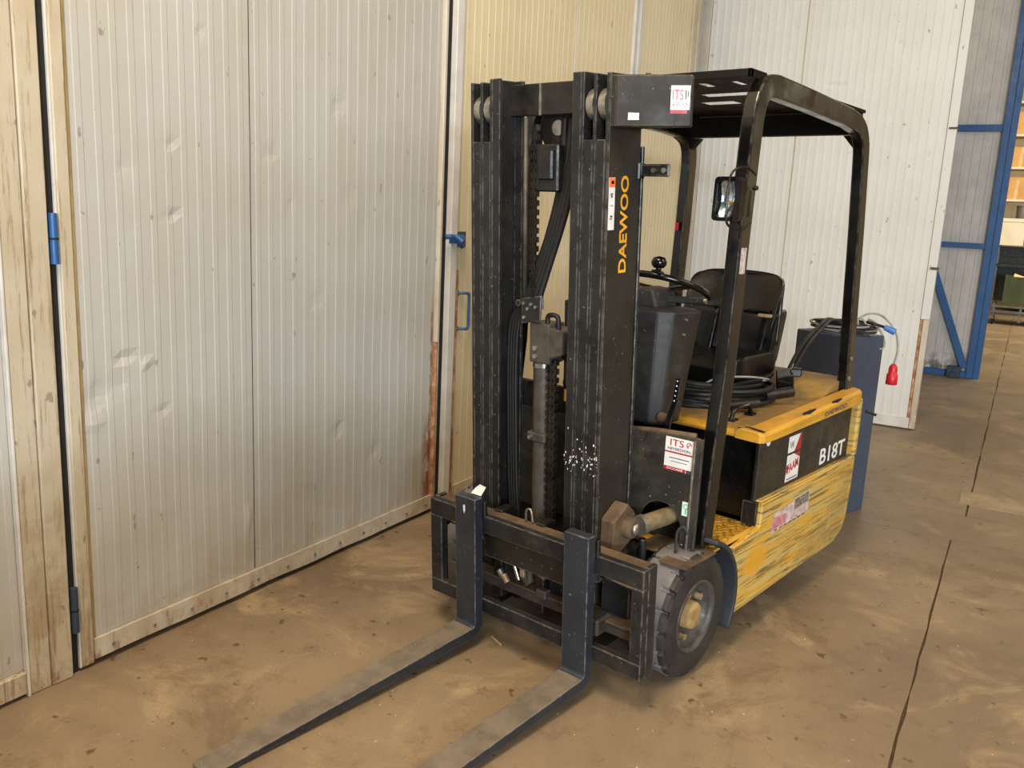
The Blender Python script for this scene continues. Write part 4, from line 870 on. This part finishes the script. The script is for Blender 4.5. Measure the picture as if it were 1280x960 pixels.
for a in (100, 215, 330):
    dv = ex * math.cos(math.radians(a)) + ey * math.sin(math.radians(a)); pv = ez.cross(dv)
    MB().obox(SWC - ez * 0.012 + dv * 0.105, dv * 0.08, pv * 0.016, ez * 0.005).obj('wheel_spoke', PLASTB, sw, bevel=0.003)
kp = SWC + ex * R_ * math.cos(math.radians(290)) + ey * R_ * math.sin(math.radians(290))
kb = MB().cyl(kp, kp + ez * 0.03, 0.012, n=12).obox(kp + ez * 0.012, ex * 0.022, ey * 0.016, ez * 0.008).obj('knob_clamp', PLASTB, sw, bevel=0.003)
MB().lathe([(0.0, 0.0), (0.020, 0.002), (0.029, 0.014), (0.031, 0.026), (0.023, 0.042), (0.0, 0.048)], kp + ez * 0.030, 'z', 24).obj('steering_knob', WHEELP, kb)
lv = MB().obox((0.165, 0.40, 1.305), (0.075, 0.02, 0.002), (-0.003, 0.008, 0), (0, 0, 0.014)).obj('direction_lever', PLAST, TR, bevel=0.005, seg=2)
MB().cyl((0.236, 0.42, 1.307), (0.246, 0.422, 1.307), 0.012, n=10).obj('lever_tip', SILVER, lv)
# brake lever with chromed notches
hl = MB().sweep(smooth_path([(0.265, 0.16, 0.80), (0.27, 0.17, 0.88), (0.285, 0.18, 0.95)]), 0.013, 0.006, (1, 0, 0)).sweep([(0.285, 0.18, 0.95), (0.292, 0.185, 1.04)], 0.012, 0.012).obj('brake_lever', PLASTB, TR, bevel=0.004)
for i in range(5): MB().lathe([(0, -0.006), (0.006, 0), (0, 0.006)], (0.289 - 0.0016 * i, 0.170, 1.025 - 0.019 * i), 'z', 10).obj('lever_rivet', CHROME, hl)

# seat
def pad(name, x0, x1, y0, y1, z0, z1, m, par, sub=3, fn=None):
    mb = MB(); nx, ny, nz = 4, 4, 2; vid = {}; vs = []; fs = []
    bm = bmesh.new(); bmesh.ops.create_cube(bm, size=2.0); bmesh.ops.subdivide_edges(bm, edges=bm.edges[:], cuts=3, use_grid_fill=True)
    for v in bm.verts:
        p = v.co.copy(); q = Vector((x0 + (x1 - x0) * (p.x + 1) / 2, y0 + (y1 - y0) * (p.y + 1) / 2, z0 + (z1 - z0) * (p.z + 1) / 2))
        v.co = fn(p, q) if fn else q
    me = bpy.data.meshes.new(name); bm.to_mesh(me); bm.free()
    for p in me.polygons: p.use_smooth = True
    me.materials.append(m); o = bpy.data.objects.new(name, me); COL.objects.link(o); o.parent = par
    s_ = o.modifiers.new('s', 'SUBSURF'); s_.levels = sub; s_.render_levels = sub; return o
SX = 0.02
seat = empty('seat', (0, 0, 0)); seat.parent = TR
def f_back(p, q):
    q.x = SX + (q.x - SX) * (0.94 + 0.06 * p.z)
    wing = abs(p.x) ** 2.5; q.y -= 0.085 * wing * (1 - 0.25 * (p.z > 0.6)); q.y += 0.05 * p.z
    if p.z > 0.4: q.x = SX + (q.x - SX) * (1 - 0.07 * (p.z - 0.4)); 
    return q
back = pad('seat_back_shell', SX - 0.250, SX + 0.240, 1.15, 1.190, 1.00, 1.385, VINYLB, seat, fn=f_back)
def f_pad(p, q):
    q.y -= 0.05 * abs(p.x) ** 2; q.y += 0.045 * p.z
    return q
for sx in (-1, 1):
    pad('back_bolster', SX + sx * 0.125 - 0.075, SX + sx * 0.125 + 0.075, 1.045, 1.15, 1.0, 1.225, VINYL, seat, fn=lambda p, q: q + Vector((0, 0.03 * p.z, 0)))
    pad('side_bolster', SX + sx * 0.215 - 0.028, SX + sx * 0.215 + 0.028, 1.05, 1.15, 0.99, 1.235, VINYL, seat, fn=lambda p, q: q + Vector((0, 0.035 * p.z, 0)))
    pad('cushion_bolster', SX + sx * 0.185 - 0.06, SX + sx * 0.185 + 0.06, 0.72, 1.12, 0.950, 1.055, VINYLC, seat)
pad('seat_cushion', SX - 0.205, SX + 0.205, 0.68, 1.12, 0.935, 1.035, VINYLC, seat, fn=lambda p, q: q + Vector((0, 0, -0.02 * (1 if p.y < -0.8 else 0))))
MB().box(SX + 0.150, SX + 0.215, 1.06, 1.085, 1.20, 1.215).obj('seat_belt_tab', OLIVE, seat, bevel=0.004)
MB().tube(smooth_path([(SX - 0.243, 1.10, 1.08), (SX - 0.235, 1.12, 1.28), (SX - 0.20, 1.165, 1.365), (SX - 0.1, 1.20, 1.385), (SX + 0.1, 1.20, 1.385), (SX + 0.20, 1.165, 1.362), (SX + 0.232, 1.11, 1.28), (SX + 0.238, 1.09, 1.08)], 6), 0.011, n=8).obj('back_piping', PLASTB, seat)
MB().box(SX - 0.20, SX + 0.20, 0.72, 1.12, 0.885, 0.93).box(SX - 0.18, SX - 0.14, 0.68, 1.15, 0.835, 0.885).box(SX + 0.14, SX + 0.18, 0.68, 1.15, 0.835, 0.885).obj('seat_base', GREASE, seat, bevel=0.006)
MB().box(SX - 0.23, SX + 0.21, 0.70, 1.14, 0.826, 0.840).obj('seat_rail_plate', GREASE, seat, bevel=0.002)

# overhead guard
og = empty('overhead_guard', (0, 0, 0)); og.parent = TR
def side_frame(sx):
    k = lambda x: sx * x - (0.02 if sx < 0 else 0)
    pts = [(k(0.475), 0.115, 0.450), (k(0.475), 0.140, 0.814), (k(0.475), 0.168, 1.083), (k(0.475), 0.180, 1.557), (k(0.474), 0.195, 1.86)]
    arc = [(k(0.472), 0.205, 1.96), (k(0.470), 0.228, 2.03), (k(0.467), 0.280, 2.075), (k(0.463), 0.36, 2.088)]
    top = [(k(0.452), 0.7, 2.083), (k(0.438), 1.15, 2.070)]
    arc2 = [(k(0.430), 1.27, 2.060), (k(0.426), 1.35, 2.030), (k(0.425), 1.395, 1.975), (k(0.426), 1.41, 1.90)]
    leg = [(k(0.438), 1.425, 1.6), (k(0.470), 1.440, 0.84)]
    return MB().sweep(pts + smooth_path(arc, 3) + top + smooth_path(arc2, 3) + leg, 0.025, 0.040, (1, 0, 0)).obj('side_frame', GUARD, og, bevel=0.008, seg=3)
rf = side_frame(1); side_frame(-1)
for z in (0.925, 1.02): MB().cyl((0.491, 1.41, z), (0.498, 1.41, z), 0.010, n=10).obj('bolt', SILVER, rf)
MB().box(-0.44, 0.41, 1.36, 1.42, 2.025, 2.1235).obj('rear_crossbar', ROOFM, og, bevel=0.006)
MB().box(-0.47, 0.462, 0.178, 0.198, 2.098, 2.126).obj('front_crossbar', ROOFM, og, bevel=0.002)
MB().prism([(0.178, 2.126), (0.30, 2.126), (0.30, 2.10), (0.198, 2.098), (0.178, 2.10)], 0.452, 0.462, 'x').obj('roof_side_edge', ROOFM, og)
for (x0, x1) in ((-0.455, -0.38), (0.36, 0.44)): MB().box(x0, x1, 0.198, 1.36, 2.112, 2.122).obj('roof_stringer', ROOFM, og, bevel=0.002)
for (x0, x1, y0, y1) in ((-0.44, 0.44, 0.198, 0.40), (-0.44, 0.44, 0.50, 0.66), (-0.44, 0.44, 0.75, 0.88), (-0.44, 0.44, 0.98, 1.36), (-0.44, 0.13, 0.40, 0.50), (0.17, 0.27, 0.40, 0.50), (0.30, 0.44, 0.40, 0.50), (-0.44, 0.0, 0.66, 0.75), (0.235, 0.44, 0.66, 0.75), (-0.44, -0.12, 0.88, 0.98), (0.045, 0.29, 0.88, 0.98), (0.335, 0.44, 0.88, 0.98)):
    MB().box(x0, x1, y0, y1, 2.122, 2.125).obj('roof_plate', ROOFM, og)
for sx in (-1, 1):
    x = sx * 0.41 - 0.012; MB().prism([(x, 2.02), (x - sx * 0.05, 2.02), (x, 1.965)], 1.37, 1.41, 'y').obj('corner_gusset', ROOFM, og)
MB().box(-0.475, -0.467, 1.38, 1.42, 1.56, 1.60).box(-0.470, -0.452, 1.366, 1.372, 1.56, 1.60).obj('red_tag', RED, og)
MB().cyl((0.05, 0.19, 2.128), (0.05, 0.19, 2.136), 0.01, n=10).obj('bolt', DUSTY, og)
MB().box(0.5005, 0.5015, 0.155, 0.195, 1.44, 1.53).obj('grey_label', PINKW, og)

# work lamp on the right leg
HLc = Vector((0.488, 0.062, 1.690)); a_ = math.radians(-8); hx = Vector((math.cos(a_), math.sin(a_), 0)); hy = Vector((-math.sin(a_), math.cos(a_), 0)); hz = Vector((0.0, 0.03, 1)).normalized()
def lp(x, y, z): return HLc + hx * x + hy * y + hz * z
hlm = empty('work_lamp', HLc); hlm.parent = TR
def lobj(mb, nm, m, **k):
    o = mb.obj(nm, m, hlm, origin=HLc, **k); o.location = (0, 0, 0); return o
w2, h2 = 0.047, 0.072
prof2 = [(-0.030, 1.0), (-0.012, 1.02), (0.020, 0.97), (0.048, 0.80)]
hb_ = MB(); vs = []
def rr(w, h, r=0.014, n=4):
    out = []
    for (cx_, cz_, a0) in ((w - r, h - r, 0), (-w + r, h - r, 90), (-w + r, -h + r, 180), (w - r, -h + r, 270)):
        for i in range(n + 1):
            a = math.radians(a0 + 90 * i / n); out.append((cx_ + r * math.cos(a), cz_ + r * math.sin(a)))
    return out
nr = 20
for (yy, k) in prof2: vs += [lp(x * k, yy, z * k) for x, z in rr(w2, h2)]
fs = [(i * nr + j, i * nr + (j + 1) % nr, (i + 1) * nr + (j + 1) % nr, (i + 1) * nr + j) for i in range(len(prof2) - 1) for j in range(nr)] + [tuple((len(prof2) - 1) * nr + j for j in range(nr))]
inner = [lp(x, -0.030, z) for x, z in rr(w2 - 0.010, h2 - 0.012)]; inner2 = [lp(x, -0.010, z) for x, z in rr(w2 - 0.012, h2 - 0.014)]
o_ = len(vs); vs += inner + inner2
fs += [(j, (j + 1) % nr, o_ + (j + 1) % nr, o_ + j) for j in range(nr)] + [(o_ + j, o_ + (j + 1) % nr, o_ + nr + (j + 1) % nr, o_ + nr + j) for j in range(nr)]
hb_.add(vs, fs); lobj(hb_, 'lamp_housing', PLASTB)
# parabolic reflector
rv = []; rfn = []; G_ = 10
for i in range(G_ + 1):
    for j in range(G_ + 1):
        x = (-1 + 2 * i / G_) * (w2 - 0.012); z = (-1 + 2 * j / G_) * (h2 - 0.014); dpt = 0.028 * (1 - min(1, (x / w2) ** 2 + (z / h2) ** 2)); rv.append(lp(x, -0.010 + dpt, z))
for i in range(G_):
    for j in range(G_): rfn.append((i * (G_ + 1) + j, (i + 1) * (G_ + 1) + j, (i + 1) * (G_ + 1) + j + 1, i * (G_ + 1) + j + 1))
lobj(MB().add(rv, rfn, True), 'lamp_reflector', LENS)
lobj(MB().cyl(lp(0, 0.012, -0.012), lp(0, -0.012, -0.012), 0.007, n=12), 'bulb', BULB)
lobj(MB().add([lp(-w2 + .011, -0.024, -h2 + .013), lp(w2 - .011, -0.024, -h2 + .013), lp(w2 - .011, -0.024, h2 - .013), lp(-w2 + .011, -0.024, h2 - .013), lp(-w2 + .011, -0.021, -h2 + .013), lp(w2 - .011, -0.021, -h2 + .013), lp(w2 - .011, -0.021, h2 - .013), lp(-w2 + .011, -0.021, h2 - .013)], [(0, 1, 2, 3), (7, 6, 5, 4), (0, 4, 5, 1), (1, 5, 6, 2), (2, 6, 7, 3), (3, 7, 4, 0)]), 'lens', GLASS)
lobj(MB().tube(smooth_path([lp(0.03, 0.09, 0.085), lp(0.028, 0.03, 0.105), lp(0.025, -0.03, 0.092), lp(0.022, -0.048, 0.05), lp(0.024, -0.048, -0.05), lp(0.027, -0.03, -0.088), lp(0.03, 0.04, -0.10), lp(0.03, 0.09, -0.075)], 6), 0.004, n=8), 'lamp_guard_wire', PLASTB)
lobj(MB().box(0.0, 0.0, 0, 0, 0, 0).obox(lp(0.0, 0.075, -0.01), hx * 0.012, hy * 0.030, hz * 0.045).cyl(lp(0.045, 0.06, 0.04), lp(0.06, 0.06, 0.04), 0.008, n=8), 'lamp_bracket', BLK)

# ================================================================== charging cable looped round the seat foot
rc = random.Random(11)
cc = empty('charging_cable', (0.02, 0.92, 0.826)); tag(cc, 'tangled black cable coiled on the yellow hood under the seat', 'cable')
def cobj(mb, nm, m, root, **k):
    o = mb.obj(nm, m, root, origin=root.location, **k); o.location = (0, 0, 0); return o
ml = []
for L in range(8):
    pts = []; rx = rc.uniform(0.24, 0.31); ry = rc.uniform(0.27, 0.34); z0 = 0.842 + 0.019 * (L % 6); ph = rc.uniform(0, 6)
    for i in range(36):
        a = 2 * PI * i / 36; w = 0.012 * math.sin(3 * a + ph) + 0.008 * math.sin(5 * a + ph * 2)
        y = 0.93 + (ry + w) * math.sin(a); x = 0.02 + (rx + w) * math.cos(a); y = max(y, 0.60); z = z0 + 0.008 * math.sin(2 * a + ph) + max(0, y - 1.15) * 0.5
        pts.append((x, y, z))
    ml.append(pts)
for k, pts in enumerate(ml): cobj(MB().tube(pts, 0.012, n=8, closed=True), 'cable_loop', RUB, cc)
cobj(MB().tube(smooth_path([(0.10, 0.68, 0.90), (0.20, 0.66, 0.965), (0.29, 0.76, 0.975), (0.31, 0.92, 0.95), (0.27, 0.98, 0.93), (0.20, 0.85, 0.945), (0.16, 0.72, 0.93)]), 0.0045, n=8), 'thin_wire', CORDG, cc)
cn = cobj(MB().obox((0.315, 1.10, 0.925), (0.032, 0.020, 0.008), (-0.022, 0.045, 0.01), (0, -0.01, 0.038)).obox((0.350, 1.13, 0.965), (0.022, 0.012, 0.0), (-0.012, 0.028, 0.0), (0, 0, 0.018)), 'connector_block', PLASTB, cc, bevel=0.005)
cobj(MB().cyl((0.30, 0.93, 0.872), (0.37, 1.06, 0.885), 0.024, n=14), 'connector_grip', GREASE, cc)
cobj(MB().cyl((0.25, 0.64, 0.855), (0.33, 0.80, 0.862), 0.021, n=14), 'connector_grip', GREASE, cc)
LEAD = [(0.30, 1.15, 0.95), (0.275, 1.30, 1.02), (0.24, 1.50, 1.075), (0.17, 1.85, 1.115), (0.10, 2.14, 1.115), (0.14, 2.27, 1.085)]
cobj(MB().tube(smooth_path(LEAD), 0.009, n=8), 'cable_lead', RUB, cc)
cobj(MB().tube(smooth_path([(p[0] + 0.012, p[1] + 0.02, p[2] - 0.008) for p in LEAD]), 0.009, n=8), 'cable_lead', RUB, cc)

# ================================================================== cabinet behind the truck
phi = math.radians(-18); cu, cv_ = Vector((math.cos(phi), math.sin(phi), 0)), Vector((-math.sin(phi), math.cos(phi), 0))
CR = Vector((0.328, 2.400, 0)); CWd, CDp = 0.36, 0.30     # CR: rear right corner
cabc = CR - cu * CWd / 2 - cv_ * CDp / 2
cab = empty('charger_cabinet', cabc, phi); tag(cab, 'upright blue-grey steel cabinet standing behind the truck, cable coil on top', 'cabinet')
def cbx(mb, nm, m, par=cab, **k): return mb.obj(nm, m, par, **k)
cbx(MB().box(-CWd / 2, CWd / 2, -CDp / 2, CDp / 2, 0.0, 1.030), 'cabinet_body', CABM, bevel=0.005, seg=2)
cbx(MB().box(-CWd / 2 + .002, CWd / 2 - .002, -CDp / 2 - 0.004, -CDp / 2 - 0.0005, 0.02, 1.026), 'front_panel', mat('dark_front_panel', rgb(50, 55, 66), rgb(62, 68, 80), 0.28, metal=0.3, sc=3), bevel=0.002)
cbx(MB().cyl((CWd / 2, 0.09, 0.12), (CWd / 2 + 0.004, 0.09, 0.12), 0.006, n=8), 'screw', SILVER)
# coil and plug on the cabinet
ex_ = empty('extension_cord', cabc + Vector((0, 0, 1.032)), 0); tag(ex_, 'coiled black and grey cord on the cabinet top with red plug hanging down', 'cord')
for L in range(9):
    rx, ry = rc.uniform(0.13, 0.19), rc.uniform(0.10, 0.15); ph = rc.uniform(0, 6); z0 = 0.012 + 0.0085 * (L % 5); pts = []
    ox, oy = rc.uniform(-0.02, 0.03), rc.uniform(-0.02, 0.02)
    for i in range(32):
        a = 2 * PI * i / 32; pts.append(cu * (ox + (rx + 0.01 * math.sin(3 * a + ph)) * math.cos(a)) + cv_ * (oy + (ry + 0.008 * math.sin(2 * a)) * math.sin(a)) + Vector((0, 0, z0 + 0.006 * (1 + math.sin(2 * a + ph)))))
    MB().tube(pts, 0.0075 if L % 3 else 0.006, n=8, closed=True).obj('cord_loop', RUB if L % 3 else CORDG, ex_)
Q = lambda x, y, z: Vector((x, y, z)) - ex_.location
bp0 = Q(0.315, 2.42, 1.075); bp1 = Q(0.372, 2.43, 1.052)
MB().tube(smooth_path([Q(0.16, 2.30, 1.06), Q(0.20, 2.40, 1.13), Q(0.26, 2.46, 1.14), Q(0.33, 2.45, 1.10), Q(0.378, 2.44, 1.04), Q(0.395, 2.44, 0.95), Q(0.385, 2.44, 0.875)]), 0.006, n=8).obj('grey_lead', CORDG, ex_)
MB().tube(smooth_path([Q(0.20, 2.33, 1.07), Q(0.19, 2.34, 1.115), Q(0.225, 2.35, 1.10), Q(0.28, 2.36, 0.985), Q(0.325, 2.38, 0.955), Q(0.33, 2.40, 1.0), Q(0.27, 2.41, 1.09), Q(0.22, 2.42, 1.11)]), 0.006, n=8).obj('grey_lead', CORDG, ex_)
MB().tube([Q(0.23, 2.37, 1.10), bp0], 0.008, n=8).obj('black_lead', RUB, ex_)
MB().cyl(bp0, bp1, 0.016, 0.019, n=16).obj('blue_connector', BLUEP, ex_)
pl = MB().lathe([(0.0, 0.0), (0.010, 0.0), (0.020, -0.012), (0.024, -0.03), (0.024, -0.055), (0.030, -0.060), (0.031, -0.115), (0.027, -0.118), (0.026, -0.10), (0.0, -0.10)], Q(0.385, 2.44, 0.872), 'z', 24).obj('red_plug', RED, ex_)

# ================================================================== far workshop seen past the blue door
def bobj(name, s, d, label, cat, group=None):
    e = empty(name, BP(s, d), ROTL); tag(e, label, cat, group); return e      # local x = d, local y = along -s direction (towards -s is -y)
S17 = 17.0
tr = bobj('trolley', S17, 2.75, 'low steel trolley frame under the green bin, far workshop', 'trolley')
MB().box(-0.62, 0.62, -0.4, 0.4, 0.22, 0.26).box(-0.62, 0.62, -0.4, -0.36, 0.32, 0.35).obj('trolley_bed', STEELG, tr)
for x in (-0.58, -0.15, 0.58):
    for y in (-0.37, 0.37): MB().box(x - 0.02, x + 0.02, y - 0.02, y + 0.02, 0.06, 0.38).obj('trolley_leg', STEELG, tr)
for x in (-0.58, 0.58):
    for y in (-0.37, 0.37): MB().cyl((x - 0.02, y, 0.05), (x + 0.02, y, 0.05), 0.05, n=16).obj('castor', PLASTB, tr)
gb = bobj('green_bin', S17, 2.78, 'dark green metal bin of scrap wood on the trolley', 'bin'); gb.location.z = 0.385
for (x0, x1, y0, y1) in ((-0.5, 0.5, -0.38, -0.36), (-0.5, 0.5, 0.36, 0.38), (-0.5, -0.48, -0.36, 0.36), (0.48, 0.5, -0.36, 0.36)): MB().box(x0, x1, y0, y1, 0, 0.50).obj('bin_wall', GREENC, gb)
MB().box(-0.48, 0.48, -0.36, 0.36, 0.0, 0.02).obj('bin_floor', GREENC, gb)
pc = bobj('scrap_sheets', S17, 2.78, 'pale cardboard and cloth heaped in the green bin', 'cardboard'); pc.location.z = 0.41
for i in range(7):
    MB().obox((-0.3 + 0.1 * i, -0.1 + 0.03 * i, 0.42 + 0.02 * (i % 3)), (0.17, 0.02, 0.05 * (-1) ** i), (0, 0.24, 0.02), (0, 0, 0.006)).obj('sheet', BEIGE, pc)
MB().box(-0.45, 0.45, -0.33, 0.33, 0.0, 0.40).obj('heap', BEIGE, pc)
bn = bobj('workbench', 18.6, 2.9, 'long off-white workbench with drawers under the shelves', 'workbench')
MB().box(-0.9, 1.4, -0.35, 0.35, 1.88, 1.95).obj('bench_top', WCAB, bn)
for i in range(5):
    MB().box(-0.86 + i * 0.45, -0.44 + i * 0.45, -0.36, 0.3, 1.42, 1.87).obj('drawer', WCAB, bn, bevel=0.01)
for x in (-0.85, 1.35): MB().box(x - 0.03, x + 0.03, -0.3, 0.3, 0.0, 1.42).obj('bench_leg', STEELG, bn)
MB().box(-0.85, 1.35, -0.3, 0.3, 1.0, 1.06).box(-0.85, 1.35, 0.1, 0.3, 0.3, 1.4).obj('lower_shelf', GREASE, bn)
rk = bobj('shelving_rack', 19.6, 2.9, 'tall steel rack with cardboard boxes at the back of the workshop', 'shelf')
for x in (-0.95, 0.3, 1.5): MB().box(x - 0.03, x + 0.03, -0.3, 0.3, 0.0, 4.4).obj('rack_post', STEELG, rk)
for z in (2.35, 3.0, 3.65, 4.3): MB().box(-0.95, 1.5, -0.3, 0.3, z - 0.04, z).obj('rack_shelf', WCAB, rk)
lab3 = {2.35: 'lowest', 3.0: 'middle', 3.65: 'top'}
for z in (2.35, 3.0, 3.65):
    for i in range(2):
        b_ = bobj('cardboard_box', 19.6, 2.9 - 0.72 + i * 0.52, ('cardboard box nearest the blue door on the %s shelf of the far rack', 'cardboard box second from the blue door on the %s shelf of the far rack')[i] % lab3[z], 'box', 'cardboard boxes on the far rack'); b_.location.z = z + 0.001
        MB().box(-0.22, 0.22, -0.25, 0.2, 0.0, 0.40 + 0.05 * ((i * 7 + int(z * 3)) % 3)).obj('carton', CARDB, b_)
        MB().box(-0.03, 0.03, -0.252, -0.249, 0.0, 0.40).obj('tape', BEIGE, b_)

for i, (x, z) in enumerate(((-0.55, 1.95), (-0.25, 1.95), (0.05, 1.95))):
    lb = ('grey metal can on the far workbench, left', 'white plastic tub on the far workbench, middle', 'dark toolbox on the far workbench, right')[i]
    e = bobj(('metal_can', 'plastic_tub', 'toolbox')[i], 18.5, 2.9 + x, lb, ('can', 'tub', 'toolbox')[i]); e.location.z = z
    if i == 2:
        MB().box(-0.12, 0.12, -0.1, 0.1, 0.0, 0.16).obj('box_body', PLASTB, e, bevel=0.01); MB().tube([(-0.06, 0, 0.16), (-0.06, 0, 0.2), (0.06, 0, 0.2), (0.06, 0, 0.16)], 0.01).obj('box_handle', STEELG, e)
    else:
        MB().cyl((0, 0, 0), (0, 0, 0.24 - 0.04 * i), 0.09, 0.10, n=20).obj('can_body', (STEELG, WCAB)[i], e); MB().cyl((0, 0, 0.24 - 0.04 * i), (0, 0, 0.255 - 0.04 * i), 0.104, n=20).obj('can_lid', (STEELG, WCAB)[i], e)

# small litter on the floor
sl = MB().obox((-0.12, -0.32, 0.003), (0.035, -0.012, 0), (0.001, 0.003, 0), (0, 0, 0.002)).obj('wood_splinter', WOOD, recentre=True); tag(sl, 'pale wood splinter on the floor between the fork heels', 'splinter')
print('objects', len(bpy.data.objects))
